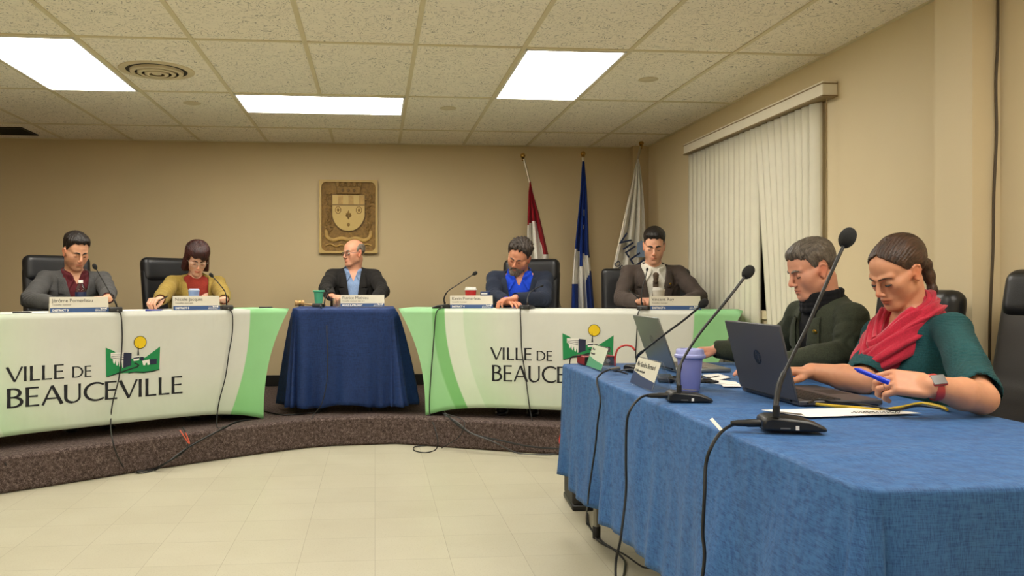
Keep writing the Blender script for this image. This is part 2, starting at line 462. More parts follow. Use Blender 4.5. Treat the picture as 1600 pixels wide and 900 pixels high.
def hand_pts(M, ts, curls, spread=1.0, thumb=0.0, s=1.0):
    """finger joint chains in person space. M: wrist frame (y fingers, z back of hand)"""
    out = []
    base = [(.031, .086), (.0105, .090), (-.0105, .087), (-.030, .079)]
    L = [(.041, .026, .019), (.045, .029, .020), (.042, .027, .019), (.033, .020, .017)]
    for i in range(4):
        c = curls[i] if isinstance(curls[0], (tuple, list)) else curls
        bx, by = base[i]; p = Vector((ts*bx, by, .001)); ang = 0; pts = [p*s]
        sp = ts*bx*1.6*spread
        for j in range(3):
            ang += R(c[j]); dr = Vector((sp*math.cos(ang), math.cos(ang), -math.sin(ang))).normalized()
            p = p+dr*L[i][j]; pts.append(p*s)
        out.append(([M @ q for q in pts], [.0098*s, .0088*s, .0080*s, .0066*s]))
    t = thumb
    tp = [Vector((ts*.020, .016, -.006)), Vector((ts*(.043-.010*t), .045, -.018-.012*t)), Vector((ts*(.052-.022*t), .076, -.024-.022*t)), Vector((ts*(.052-.030*t), .102, -.026-.026*t))]
    out.append(([M @ (q*s) for q in tp], [.0150*s, .0122*s, .0105*s, .0080*s]))
    return out
def add_hand(f, M, ts, curls, spread, thumb, s=1.0):
    Mp = M @ Matrix.Translation((0, .046*s, 0))
    f.rbox(Mp, (.040*s, .047*s, .0135*s), .0125*s, .008)
    f.ell(M @ Vector((ts*.022*s, .032*s, -.009*s)), (.020*s, .030*s, .015*s), .008, M=M.to_3x3())
    f.ell(M @ Vector((0, .004, 0)), (.028*s, .03*s, .019*s), .012, M=M.to_3x3())
    for pts, rs in hand_pts(M, ts, curls, spread, thumb, s):
        f.chain(pts, rs, .0022)
def person(p):
    g = Matrix.Rotation(p['rz'], 4, 'Z'); gi = g.inverted()
    hw = Vector(p['head']); floor = p['floor']; seat = floor+p.get('seat', .45)
    lean = p.get('lean', .15); side = p.get('side', 0.0)
    up = Vector((math.sin(side), math.sin(lean), math.cos(lean))).normalized()
    hf = Vector(p.get('hoff', (0, .045, .150)))           # neck base to head centre
    tl = (hw.z-seat-hf.z)/up.z
    hip = hw-(g.to_3x3() @ (up*tl+hf)); hip.z = seat
    root = thing('person', p['label'], 'person', hip, p['rz'])
    W = g.copy(); W.translation = hip; Wi = W.inverted()
    q = tl/.56
    T = frame((0,0,0), Vector((0, 1, 0)), up)             # torso frame: x right, y front, z along spine
    # keep z exactly along the spine
    z = up; y = (Vector((0,1,0))-z*z.y).normalized(); x = y.cross(z); T = Matrix((x, y, z)).transposed().to_4x4()
    tw = p.get('twist', 0.0)
    if tw: T = T @ Matrix.Rotation(tw, 4, 'Z')
    nb = T @ Vector((0, 0, tl)); hc = Wi @ hw
    yaw, pit, rol = [R(a) for a in p.get('hrot', (0, 0, 0))]
    hs = p.get('hs', 1.0)*.925
    H = Matrix.Translation(hc) @ Matrix.Rotation(yaw, 4, 'Z') @ Matrix.Rotation(-pit, 4, 'X') @ Matrix.Rotation(rol, 4, 'Y') @ Matrix.Diagonal((hs*p.get('hx', 1), hs*p.get('hy', 1), hs*p.get('hz', 1), 1))
    h = p.get('h', .0042); bw = p.get('bw', 1.0); fat = p.get('fat', 1.0)
    # arms
    arms = []
    for sgn, key in ((1, 'r'), (-1, 'l')):
        a = p['arm_'+key]
        S = T @ Vector((sgn*.170*bw, a.get('sf', .005), tl-.040*q+a.get('su', 0)))
        Wr = Wi @ Vector(a['w'])
        if 'e' in a:
            E = Wi @ Vector(a['e'])
        else:
            W0 = Wr; zm = p.get('emin', -9)
            for pz in (-.8, -.6, -.4, -.2, 0, .2, .5, .9, 1.6):
                E, Wr = solve_elbow(S, W0, .29, .255, (sgn*a.get('out', .8), a.get('back', -.25), pz))
                if E.z+hip.z > zm: break
        fd = (g.to_3x3().inverted() @ Vector(a['f'])) if 'f' in a else (Wr-E)
        upv = g.to_3x3().inverted() @ Vector(a.get('u', (0, 0, 1)))
        arms.append((sgn, a, S, E, Wr, frame(Wr, fd, upv)))
    # ---- body: one continuous surface
    allp = [hc+Vector(v) for v in ((.13,.17,.17), (-.13,-.15,-.15))]+[Vector((.25, .16, -.0)), Vector((-.25, -.16, 0))]
    for _, _, S, E, Wr, M in arms: allp += [S, E, Wr, M @ Vector((.07, .22, .06)), M @ Vector((-.07, .22, -.08)), M @ Vector((.07, 0, -.08))]
    lo = Vector([min(v[i] for v in allp)-.05 for i in range(3)]); hi = Vector([max(v[i] for v in allp)+.05 for i in range(3)])
    lo.z = max(lo.z, -.08)
    f = Field(lo, hi, h)
    ts = [x*q for x in (-.004, .03, .12, .22, .36, .46, .52, .56, .59)]
    rx0 = [.14, .17, .165, .155, .168, .165, .13, .085, .05]; ry0 = [.09, .115, .115, .11, .112, .10, .085, .065, .045]
    rx0 = [a*bw for a in rx0]; ry0 = [a*bw*(fat if i < 5 else (1+fat)/2) for i, a in enumerate(ry0)]
    bel = p.get('belly', 0)
    ry0[2] += bel; ry0[3] += bel; fo = [0, 0, bel*.5, bel*.5, .008, .004, -.004, -.008, -.01]
    bust = p.get('bust', 0)
    loft(f, T, ts, rx0, ry0, fo)
    if bust:
        for sgn in (1, -1): f.ell(T @ Vector((sgn*.075*bw, .085*bw, .375*q)), (.075, .07, .075), .04, M=T.to_3x3())
    nr = p.get('neck', .056)
    f.cone(nb+Vector((0, -.012, -.03)), H @ Vector((0, -.030, -.055)), nr*1.0, nr, .02)
    f.cone(nb+Vector((0, .01, -.02)), H @ Vector((0, .005, -.075)), nr*.8, nr*.75, .02)
    ar = p.get('arm', 1.0)
    for sgn, a, S, E, Wr, M in arms:
        f.cone(T @ Vector((sgn*.05, -.012, tl-.028)), S, .034, .043*ar, .035)
        f.cone(S, E, .043*ar, .041*ar, .03); m = E.lerp(Wr, .35)
        f.cone(E, m, .042*ar, .042*ar, .01); f.cone(m, Wr, .041*ar, .0275*(1+ar)/2, .012)
        add_hand(f, M, -sgn, a.get('curl', (12, 18, 12)), a.get('spread', 1.0), a.get('thumb', .3), p.get('hands', 1.0))
    apply_head(f, p, H)
    V, Q = f.mesh(); V = smooth_mesh(V, Q, p.get('sm', 1), .4)
    Hi = np.array(H.inverted()); P = V @ Hi[:3, :3].T+Hi[:3, 3]
    base = np.array(lin(p['skin'])[:3]); wear = p.get('wear', {})
    inhead = (np.abs(P[:, 0]) < .1) & (P[:, 1] > -.12) & (P[:, 1] < .15) & (P[:, 2] > -.15) & (P[:, 2] < .14)
    f1 = skin_color(P, (1, 1, 1), p, wear)
    C = np.ones((len(V), 4)); C[:, :3] = base
    C[inhead, :3] = base*f1[inhead, :3]
    for sgn, a, S, E, Wr, M in arms:        # pinker knuckles and tips
        for pts, rs in hand_pts(M, -sgn, a.get('curl', (12, 18, 12)), a.get('spread', 1.0), a.get('thumb', .3), p.get('hands', 1.0)):
            for j in (0, 1, 3):
                w = .3*np.exp(-((V-np.array(pts[j]))**2).sum(1)/.012**2)[:, None]
                C[:, :3] = C[:, :3]*(1-w)+w*C[:, :3]*np.array((1.0, .72, .66))
    body = mesh_np('body', V, Q, SKIN, root, colors=C)
    # ---- eyebrows, lashes, hair
    hm = p['hair_mat']
    bm_ = p.get('brow_mat', hm)
    bt = p.get('brow', 1.0)
    for sgn in (1, -1):
        br = MB(); el = MB()
        br.tube([H @ Vector((sgn*a, b, c)) for a, b, c in ((.010, .0895, .0165), (.020, .0872, .0200), (.032, .0812, .0215), (.043, .0722, .0185), (.049, .0655, .0135))], [(.0022, .0040*bt), (.0030, .0054*bt), (.0030, .0050*bt), (.0024, .0036*bt), (.0010, .0014)], 8, up=(0, 1, .2))
        el.tube([H @ Vector((sgn*a, b, c)) for a, b, c in ((.0185, .0775, -.0085), (.025, .0810, -.0098), (.032, .0812, -.0104), (.039, .0778, -.0098), (.0445, .0725, -.0075))], [x*p.get('lash', 1) for x in (.0008, .0015, .0018, .0016, .0009)], 6)
        br.build('eyebrow', bm_, root); el.build('eyelashes', M_['lash'], root)
    if p.get('eyes'):
        for sgn in (1, -1):
            ey = MB(); Me = H @ Matrix.Translation((sgn*.031, .0712, -.0045)) @ Matrix.Rotation(-math.pi/2, 4, 'X')
            ey.mi = 0; n = 12
            ey.lathe([(max(.0001, .0105*math.sin(t)), .0105*math.cos(t)) for t in [math.pi*k/n for k in range(n+1)]][::-1], 20, Me)
            o = ey.build('eye', [M_['eyewhite']], root)
            iz = MB().lathe([(.0048, .0098), (.004, .0102), (.0001, .0103)], 16, Me @ Matrix.Rotation(R(p['eyes']), 4, 'Y')); iz.build('iris', M_['lash'], o)
    st = dict(p['hair']); st.setdefault('face_w', p.get('face_w', 1.0))
    hf_ = hair_field(st, p.get('hh', .0036)); V, Q = hf_.mesh(); V = smooth_mesh(V, Q, 1, .3)
    o = mesh_np('hair', V, Q, hm, root); o.matrix_local = H
    if 'beard' in p:
        b = Field((-.1, -.03, -.2), (.1, .13, .0), .003); B = p['beard']
        b.ell((0, .040, -.095), (.056, .055, .048+B), .01); b.cone((.062, .005, -.03), (.045, .03, -.085), .012, .02, .02); b.cone((-.062, .005, -.03), (-.045, .03, -.085), .012, .02, .02)
        b.ell((0, .070, -.112), (.034, .030, .030+B), .015)
        b.chain([(-.034, .078, -.078), (-.018, .091, -.058), (0, .096, -.0545), (.018, .091, -.058), (.034, .078, -.078)], [.006, .0055, .005, .0055, .006], .006)
        b.ell((0, .100, -.0705), (.021, .022, .0075), .004, True); b.ell((0, .06, .0), (.055, .07, .048), .008, True)
        X, Y, Z = b.ax[0][:, None, None], b.ax[1][None, :, None], b.ax[2][None, None, :]
        b.F += (.0022*np.sin(X*420+3*np.sin(Z*90))*np.sin(Y*260+2*np.sin(X*80))).astype(np.float32)
        V, Q = b.mesh(); o = mesh_np('beard', V, Q, p.get('beard_mat', hm), root); o.matrix_local = H
    if 'glasses' in p:
        fr = MB()
        gw, gh, gy = p['glasses']
        for sgn in (1, -1):
            fr.tube([H @ Vector((sgn*(.0335+gw*math.copysign(abs(math.cos(t))**.75, math.cos(t))), .0935-.35*abs(gw*math.cos(t)) if math.cos(t) > 0 else .0935+.0*t, -.006+gh*math.copysign(abs(math.sin(t))**.75, math.sin(t)))) for t in [2*math.pi*k/28 for k in range(28)]], .0011*p.get('gt', 1), 6, True)
            fr.tube([H @ Vector(v) for v in ((sgn*(.0335+gw), .0860, .001), (sgn*.0745, .070, .003), (sgn*.081, .0, .006), (sgn*.080, -.012, -.004))], .0013*p.get('gt', 1), 6)
        fr.tube([H @ Vector(v) for v in ((-.012, .0935, -.001), (0, .0975, .002), (.012, .0935, -.001))], .0012, 6)
        o = fr.build('glasses', p.get('gmat', M_['chrome']), root)
        for sgn in (1, -1):
            ln = MB(); M2 = H @ Matrix.Translation((sgn*.0335, .0915, -.006)) @ Matrix.Rotation(R(-sgn*9), 4, 'Z') @ Matrix.Rotation(-math.pi/2, 4, 'X')
            ln.prism([(gw*math.copysign(abs(math.cos(t))**.75, math.cos(t)), gh*math.copysign(abs(math.sin(t))**.75, math.sin(t))) for t in [2*math.pi*k/24 for k in range(24)]], -.0004, .0004, M2)
            ln.build('lens', M_['lens'], o)
    # ---- clothes
    ctx = dict(root=root, T=T, tl=tl, q=q, arms=arms, ts=ts, rx=rx0, ry=ry0, fo=fo, nb=nb, H=H, W=W, lo=lo, hi=hi, bw=bw, nr=nr, p=p)
    for fnc in p['clothes']: fnc(ctx)
    # trousers and shoes
    tr = Field((-.32, -.2, -.47), (.32, .62, .2), .009)
    tr.ell((0, 0, .105), (.185*bw, .155*max(fat, 1), .11), .03)
    for sgn in (1, -1):
        tr.cone((sgn*.09, .0, .08), (sgn*.11, .40, .075), .085, .064, .02); tr.cone((sgn*.11, .40, .07), (sgn*.11, .42, -.37), .062, .05, .02)
    X, Y, Z = tr.ax[0][:, None, None], tr.ax[1][None, :, None], tr.ax[2][None, None, :]
    tr.F += (.006*wob(X, Y, Z, .6, 1.0)).astype(np.float32)
    V, Q = tr.mesh(); mesh_np('trousers', V, Q, p.get('tmat', M_['dark_cloth']), root)
    for sgn in (1, -1):
        sh = MB(); fl = -(seat-floor)
        out = [(-.036, -.085), (.036, -.085), (.043, 0), (.046, .10), (.036, .17), (0, .195), (-.036, .17), (-.046, .10), (-.043, 0)]
        sh.prism(out, 0, .022); sh.prism([(a*.93, b*.96) for a, b in out], .022, .055); sh.prism([(a*.9, b*.55-.02) for a, b in out], .055, .10)
        o = sh.build('shoe', M_['black_leather'], root, bevel=.012); o.location = (sgn*.11, .43, fl)
    return root, ctx
def finish(ctx, f, name, m, sm=1, colors=None, wb=0, ws=1.0, ph=0):
    if wb:
        X, Y, Z = f.ax[0][:, None, None], f.ax[1][None, :, None], f.ax[2][None, None, :]
        f.F += (wb*wob(X, Y, Z, ws, ph)).astype(np.float32)
    V, Q = f.mesh(); V = smooth_mesh(V, Q, sm, .35)
    return mesh_np(name, V, Q, m, ctx['root'])
def tp(ctx, x, f, t): return ctx['T'] @ Vector((x*ctx['bw'], f, t*ctx['q']))
def shirt(m, collar=True, vneck=0, open_=.012, name='shirt', off=.007, cuffs=True, turtle=False, h=.0045):
    def go(c):
        f = Field(c['lo'], c['hi'], c['p'].get('ch', h)); q = c['q']
        loft(f, c['T'], c['ts'][1:], [a+off for a in c['rx'][1:]], [a+off for a in c['ry'][1:]], c['fo'][1:])
        for sgn in (1, -1): f.cone(tp(c, sgn*.045, -.015, .54), tp(c, sgn*.14, 0, .50), .034, .040, .03)
        nb = c['nb']; n = c['nr']
        if collar:
            for lift, r in ((0, .0085), (.012, .0085), (.022, .0075)):
                ring = []
                for k in range(-9, 10):
                    a = math.pi*k/10.2; bk = (1+math.cos(a))/2
                    ring.append(c['T'] @ Vector((math.sin(a)*(n+.022), -math.cos(a)*(n+.017+.016*(1-bk))+.004, c['tl']+.016-.042*(1-bk)+lift)))
                f.chain(ring, [r]*len(ring), .006)
            for sgn in (1, -1):     # collar leaves
                y5 = float(np.interp(.475*q, c['ts'], c['ry']))+.012
                a0 = tp(c, sgn*(.010+open_), n+.036, .530); a1 = tp(c, sgn*(.036+open_*1.4), y5, .475); a2 = tp(c, sgn*.062, .042, .548)
                for w in (0, .33, .66, 1): f.cone(a2.lerp(a0, w), a1, .0075, .005, .004)
                f.cone(a2, a0, .008, .008, .004)
        if vneck:
            Qm = np.array(c['T'], float)
            def vw(X, Y, Z):
                lx, lf, lt = [Qm[0,i]*X+Qm[1,i]*Y+Qm[2,i]*Z for i in range(3)]
                return np.maximum(np.abs(lx)-(lt/q-vneck)*.42, .015-lf).astype(np.float32)
            f.op(vw, tuple(min(v) for v in zip(tp(c, -.06, 0, vneck), tp(c, .06, .02, .62))), tuple(max(v) for v in zip(tp(c, -.06, .16, vneck), tp(c, .06, .2, .64))), .003, True)
        if turtle:
            for lift in (-.015, .005, .025, .042):
                ring = [c['nb'].lerp(c['H'] @ Vector((0, -.012, -.105)), .55)+Vector((math.sin(a)*(n+.010), math.cos(a)*(n+.013), lift-.022+.012*math.cos(a+math.pi))) for a in [2*math.pi*k/20 for k in range(21)]]
                f.chain(ring, [.0115]*21, .005)
        if cuffs:
            for sgn, a, S, E, Wr, M in c['arms']:
                d = (Wr-E).normalized(); MB().lathe([(.033, -.03), (.0345, -.004), (.0345, .010), (.0315, .012), (.0305, -.01)], 24, frame(Wr-d*.010, d.orthogonal(), d), cap=False).build('shirt_cuff', m, c['root'])
        o = finish(c, f, name, m)
        return o
    return go
def jacket(m, name='jacket', v0=.20, slope=.20, lap=.075, off=.020, arm=1.0, sl=.985, wb=.004, notch=True, hem=-.06, collar=.0, h=.0048, open_bottom=0.0):
    def go(c):
        f = Field(c['lo'], c['hi'], c['p'].get('ch', h)); q = c['q']; T = c['T']; tl = c['tl']
        def wv(t): return np.clip((t/q-v0), 0, 1)*slope+open_bottom
        def extra(lx, lf, lt, b):
            ax = np.abs(lx); w = wv(lt); t = lt/q
            lw = np.interp(t, [v0, v0+.03, .40, .425, .432, .44, .50, .56], [0, .02, lap, lap*1.02, lap*.55, lap*.55, lap*.75, lap*.6] if notch else [0, .02, lap*.7, lap*.8, lap*.8, lap*.8, lap*.8, lap*.5])
            e = .0115*np.clip((w+lw-ax)/.003, 0, 1)*(lf > 0)*np.clip((t-v0)/.02, 0, 1)
            e = e+.004*np.clip((.004-np.abs(lx-.012))/.004, 0, 1)*(lf > 0)*(t < v0)       # front edge
            pk = (lx < -.055) & (lx > -.135) & (np.abs(t-.365-.10*(-.095-lx)) < .010) & (lf > 0)
            return .0025*pk+e*0+.004*np.clip((.004-np.abs(lx-.012))/.004, 0, 1)*(lf > 0)*(t < v0)
        loft(f, T, c['ts'], [a+off for a in c['rx'][:-1]]+[c['rx'][-1]+.012], [a+off for a in c['ry'][:-1]]+[c['ry'][-1]+.010], c['fo'], .02, 2.3, extra)
        for sgn, a, S, E, Wr, M in c['arms']:
            f.cone(T @ Vector((sgn*.055, -.012, tl-.024*q)), S+T.to_3x3() @ Vector((sgn*.004, 0, .004)), .046, .054*arm, .035)
        # collar behind the neck
        n = c['nr']
        for lift, r, o_ in ((-.012, .013, .018), (.006, .010, .016), (.016+collar, .008, .015)):
            ring = []
            for k in range(-8, 9):
                a = math.pi*k/11.5; bk = (1+math.cos(a))/2
                ring.append(T @ Vector((math.sin(a)*(n+o_+.004), -math.cos(a)*(n+o_)-.012, tl-.045*(1-bk)*1.3+lift)))
            f.chain(ring, [r]*len(ring), .008)
        # opening
        Qm = np.array(T, float)
        def wedge(X, Y, Z):
            lx, lf, lt = [Qm[0,i]*X+Qm[1,i]*Y+Qm[2,i]*Z for i in range(3)]
            return np.maximum(np.maximum(np.abs(lx)-wv(lt)-.0*lt, .01-lf), (v0*q-lt)*.3 if not open_bottom else -1)
        P = [T @ Vector((a, b, t)) for a in (-.12, .12) for b in (0, .22) for t in (v0*q if not open_bottom else 0, .62*q)]
        if slope: f.op(lambda X, Y, Z: wedge(X, Y, Z).astype(np.float32), np.min([tuple(v) for v in P], 0), np.max([tuple(v) for v in P], 0), .003, True)
        for sgn, a, S, E, Wr, M in c['arms']:
            d = (Wr-E).normalized(); We = E.lerp(Wr, sl)
            f.cone(S, S.lerp(E, .5), .054*arm, .056*arm, .018); f.cone(S.lerp(E, .5), E, .058*arm, .054*arm, .02)
            f.cone(E, E.lerp(We, .5), .054*arm, .049*arm, .012); f.cone(E.lerp(We, .5), We, .049*arm, .040*arm, .012)
            f.cone(We-d*.002, We+d*.06, .034*arm, .034*arm, .002, True)
            # seam and creases at elbow
            X, Y, Z = f.ax[0][:, None, None], f.ax[1][None, :, None], f.ax[2][None, None, :]
            if wb:
                dist = np.sqrt((X-E.x)**2+(Y-E.y)**2+(Z-E.z)**2); ph = (X-E.x)*d.x+(Y-E.y)*d.y+(Z-E.z)*d.z
                f.F += (.003*np.exp(-(dist/.085)**2)*np.sin(ph*170+6*np.sin(Z*40)+Y*40)).astype(np.float32)
                dist = np.sqrt((X-S.x)**2+(Y-S.y)**2+(Z-S.z+.07)**2)
                f.F += (.003*np.exp(-(dist/.08)**2)*np.sin(Z*150+X*90+3*np.sin(Y*40))).astype(np.float32)
        o = finish(c, f, name, m, 1, None, wb, .8, c['p'].get('ph', 0))
        # lapels: turned-back cloth lying on the chest
        if slope:
            ts, bw = c['ts'], c['bw']
            for sgn in (1, -1):
                def sp_(s, b):
                    t = v0+(.545-v0)*b; w = float(wv(t*q)); lw = float(np.interp(t, [v0, v0+.03, .40, .425, .4255, .437, .4375, .50, .545], [.004, .022, lap, lap*1.06, lap*.45, lap*.45, lap*.92, lap*.72, lap*.5] if notch else [.01, .02, lap*.7, lap*.8, lap*.8, lap*.8, lap*.8, lap*.7, lap*.4]))
                    x = w-.004+lw*s; T_ = t*q
                    A = float(np.interp(T_, ts, c['rx']))+off; B_ = float(np.interp(T_, ts, c['ry']))+off
                    y = float(np.interp(T_, ts, c['fo']))+B_*max(0, 1-min(1, abs(x/A))**2.3)**(1/2.3)
                    y = y+.0095+.004*math.sin(math.pi*min(1, s*1.0))-.002*s
                    if t > .47: y = max(y, .050-(t-.47)*.35)
                    return T @ Vector((sgn*x, y, T_))
                g_ = MB(); g_.grid(sp_, 7, 60); g_.build('lapel', m, c['root'], solid=.004, angle=60)
        return o
    return go
def tie(m):
    def go(c):
        f = Field(c['lo'], c['hi'], .004); 
        yy = lambda t: float(np.interp(t*c['q'], c['ts'], [a+b for a, b in zip(c['ry'], c['fo'])]))+.015
        f.cone(tp(c, 0, yy(.505)+.034, .520), tp(c, 0, yy(.48)+.028, .480), .022, .015, .004)
        pts = [tp(c, 0, yy(t)+(.018 if t > .4 else .008), t) for t in (.48, .42, .35, .28, .2, .12)]
        for i in range(5):
            a, b = pts[i], pts[i+1]; w = .020+.0045*i
            Mx = frame((a+b)/2, (b-a), c['T'].to_3x3() @ Vector((0, 1, 0)))
            f.rbox(Mx, (w, (b-a).length/2+.004, .005), .003, .004)
        finish(c, f, 'tie', m)
    return go
def pin(col, x=-.085, t=.44, s=.008):
    def go(c):
        y = float(np.interp(t*c['q'], c['ts'], c['ry']))
        P = c['T'] @ Vector((x*c['bw'], y*.93+.030, t*c['q']))
        MB().lathe([(.0001, .0035), (s*.7, .0032), (s, .001), (s, -.004)], 12, frame(P, c['T'].to_3x3() @ Vector((0, .25, 1)), c['T'].to_3x3() @ Vector((x*1.5, 1, .1)))).build('lapel_pin', col, c['root'])
    return go
M_ = {
 'lash': mat('dark lash', '1c1410', .5), 'eyewhite': mat('eye white', 'cfc8c0', .25), 'chrome': mat('polished steel', 'b8b8b8', .2, 1),
 'lens': mat('clear lens', 'ffffff', .02, trans=1, alpha=.2), 'dark_cloth': fabric('charcoal trouser cloth', '24262c'),
 'black_leather': mat('black leather', '17171a', .38, bump=.25, bscale=350, bdist=.001), 'gold': mat('gold pin metal', 'c9a040', .3, 1),
 'black': mat('black plastic', '161616', .42), 'foam': mat('black foam', '1b1b1b', .95, bump=.9, bscale=700, bdist=.003),
 'rubber': mat('black cable rubber', '101010', .5), 'white_plastic': mat('white plastic', 'e4e2dc', .4), 'silver': mat('brushed aluminium', '9a9a98', .35, .9),
 'glass': mat('clear glass', 'f4f8f8', .02, trans=1, alpha=.45), 'paper': mat('white paper', 'e9e7e0', .8), 'ink': mat('dark ink', '262830', .7),
 'brass': mat('brass', 'b08d4a', .25, 1), 'wood': mat('pale turned wood', 'b08a55', .45, var=.2, vscale=30),
}
# ---- room surfaces
def wall_mat(name, c):
    t = NT(name); vec = t.coords((1, 1, 1)); c = lin(c)
    f = t.noise(vec, 1.3, 3)
    t.l(t.ramp(f, [(.3, tuple(x*.96 for x in c[:3])+(1,)), (.7, c)]), t.b.inputs['Base Color'])
    v2 = t.coords((900, 900, 60)); t.bump(t.noise(v2, 1, 2), .12, .001)
    t.b.inputs['Roughness'].default_value = .62; return t.m
WALL = wall_mat('beige wall paint', 'cab68e'); WALLR = wall_mat('cream wall paint', 'dccba6')
def ceil_mat():
    t = NT('fissured ceiling tile'); base = lin('f6efde')
    v = t.coords((1, 1, 1)); w = t.n('ShaderNodeTexNoise', Scale=9.0, Detail=2.0); t.l(v, w.inputs['Vector'])
    # warped short fissures
    add = t.n('ShaderNodeVectorMath', _operation='MULTIPLY_ADD'); t.l(w.outputs['Color'], add.inputs[0]); add.inputs[1].default_value = (.25, .25, 0); t.l(v, add.inputs[2])
    mp = t.n('ShaderNodeMapping'); mp.inputs['Scale'].default_value = (62, 105, 1); t.l(add.outputs[0], mp.inputs['Vector'])
    vo = t.n('ShaderNodeTexVoronoi', Scale=1.0); vo.feature = 'F1'; vo.inputs['Randomness'].default_value = 1; t.l(mp.outputs[0], vo.inputs['Vector'])
    n2 = t.noise(v, 60, 2)
    m = t.math('ADD', vo.outputs['Distance'], t.math('MULTIPLY', n2, .35))
    col = t.ramp(m, [(.39, tuple(x*.42 for x in base[:3])+(1,)), (.49, tuple(x*.95 for x in base[:3])+(1,)), (.7, base)])
    t.l(col, t.b.inputs['Base Color']); t.bump(m, .35, .003); t.b.inputs['Roughness'].default_value = .9; return t.m
def floor_mat():
    t = NT('cream vinyl tile'); v = t.coords((1, 1, 1))
    br = t.n('ShaderNodeTexBrick', Scale=1.0); br.offset = 0; br.inputs['Brick Width'].default_value = .305; br.inputs['Row Height'].default_value = .305
    br.inputs['Mortar Size'].default_value = .0012; br.inputs['Mortar Smooth'].default_value = .3
    br.inputs['Color1'].default_value = lin('beb9a3'); br.inputs['Color2'].default_value = lin('b9b49e'); br.inputs['Mortar'].default_value = lin('99927d'); t.l(v, br.inputs['Vector'])
    g = t.noise(v, 3, 5); g2 = t.noise(v, 160, 2)
    c1 = t.mix(1.0, br.outputs['Color'], t.ramp(g, [(.3, (.93,.92,.90,1)), (.65, (1,1,1,1))]), 'MULTIPLY')
    c2 = t.mix(1.0, c1, t.ramp(g2, [(.32, (.88,.87,.84,1)), (.45, (1,1,1,1))]), 'MULTIPLY')
    t.l(c2, t.b.inputs['Base Color']); t.b.inputs['Roughness'].default_value = .42; t.b.inputs['Specular IOR Level'].default_value = .35; return t.m
def carpet_mat():
    t = NT('brown grey carpet'); v = t.coords(); f = t.noise(v, 220, 4, .75); g = t.noise(v, 60, 3, .7)
    s = t.math('ADD', t.math('MULTIPLY', f, .6), t.math('MULTIPLY', g, .4))
    t.l(t.ramp(s, [(.36, lin('2e2625')), (.50, lin('5a4c48')), (.64, lin('94857e'))]), t.b.inputs['Base Color'])
    t.bump(f, .9, .006); t.b.inputs['Roughness'].default_value = 1; t.b.inputs['Specular IOR Level'].default_value = .1; return t.m
def cover_mat(L):
    """printed stretch cover: green sweeps at both ends, white middle"""
    t = NT('printed green and white stretch cover'); tc = t.n('ShaderNodeTexCoord'); sp = t.n('ShaderNodeSeparateXYZ'); t.l(tc.outputs['Object'], sp.inputs[0])
    X, Z = sp.outputs['X'], sp.outputs['Z']
    d = t.math('SUBTRACT', 1.0, t.math('DIVIDE', Z, .745)); d2 = t.math('POWER', t.math('MAXIMUM', d, 0.0), 2.0)
    a = t.math('SUBTRACT', t.math('ADD', X, L/2), t.math('MULTIPLY', d2, .20))
    b = t.math('SUBTRACT', t.math('SUBTRACT', L/2, X), t.math('MULTIPLY', d2, .17))
    W = (1, 1, 1, 1); lg = lin('a3d6a2'); mg = lin('86c480'); e = lin('dbe6d4'); w = lin('d6d8d0'); pg = lin('cbe0c4')
    ca = t.ramp(t.math('MULTIPLY', a, .5), [(.0, lg), (.124, lg), (.126, mg), (.168, mg), (.170, e), (.235, e), (.238, pg), (.36, lin('d5dccd')), (.45, w)])
    cb = t.ramp(b, [(.0, lin('9ed79e')), (.298, lin('93cf92')), (.302, w)])
    fac = t.math('GREATER_THAN', X, 0.0)
    dn = t.ramp(d, [(.5, W), (1.0, (.86, 1.0, .82, 1))])
    c = t.mix(fac, ca, cb)
    c = t.mix(1.0, c, dn, 'MULTIPLY')
    v = t.coords(); n = t.noise(v, 7, 3); c = t.mix(1.0, c, t.ramp(n, [(.3, (.96,.96,.95,1)), (.7, W)]), 'MULTIPLY')
    t.l(c, t.b.inputs['Base Color']); t.b.inputs['Roughness'].default_value = .75; t.b.inputs['Specular IOR Level'].default_value = .2
    v2 = t.coords((1, 1, .35)); n1 = t.noise(v2, 9, 2); t.bump(n1, .25, .02)
    return t.m
def damask(name, c, c2, s=1.0):
    """slubby woven tablecloth: fine horizontal streaks"""
    t = NT(name); v = t.coords((30*s, 30*s, 420*s)); v2 = t.coords((5, 5, 5)); v3 = t.coords((420*s, 40*s, 60*s))
    f = t.noise(v, 1, 2, .7); g = t.noise(v2, 1, 3); k = t.noise(v3, 1, 2, .7)
    s_ = t.math('ADD', t.math('MULTIPLY', f, .45), t.math('MULTIPLY', k, .55))
    col = t.ramp(s_, [(.34, lin(c2)), (.58, lin(c))])
    col = t.mix(1.0, col, t.ramp(g, [(.3, (.88, .90, .93, 1)), (.7, (1, 1, 1, 1))]), 'MULTIPLY')
    t.l(col, t.b.inputs['Base Color']); t.b.inputs['Roughness'].default_value = .62; t.b.inputs['Specular IOR Level'].default_value = .3; t.b.inputs['Sheen Weight'].default_value = .04
    v4 = t.coords((3.2, 3.2, 1.1)); w = t.noise(v4, 2.2, 4, .5)
    bp = t.n('ShaderNodeBump', Strength=.5, Distance=.04); t.l(w, bp.inputs['Height'])
    b2 = t.n('ShaderNodeBump', Strength=.25, Distance=.001); t.l(s_, b2.inputs['Height']); t.l(bp.outputs[0], b2.inputs['Normal']); t.l(b2.outputs[0], t.b.inputs['Normal'])
    return t.m
SKIN = skin_mat()
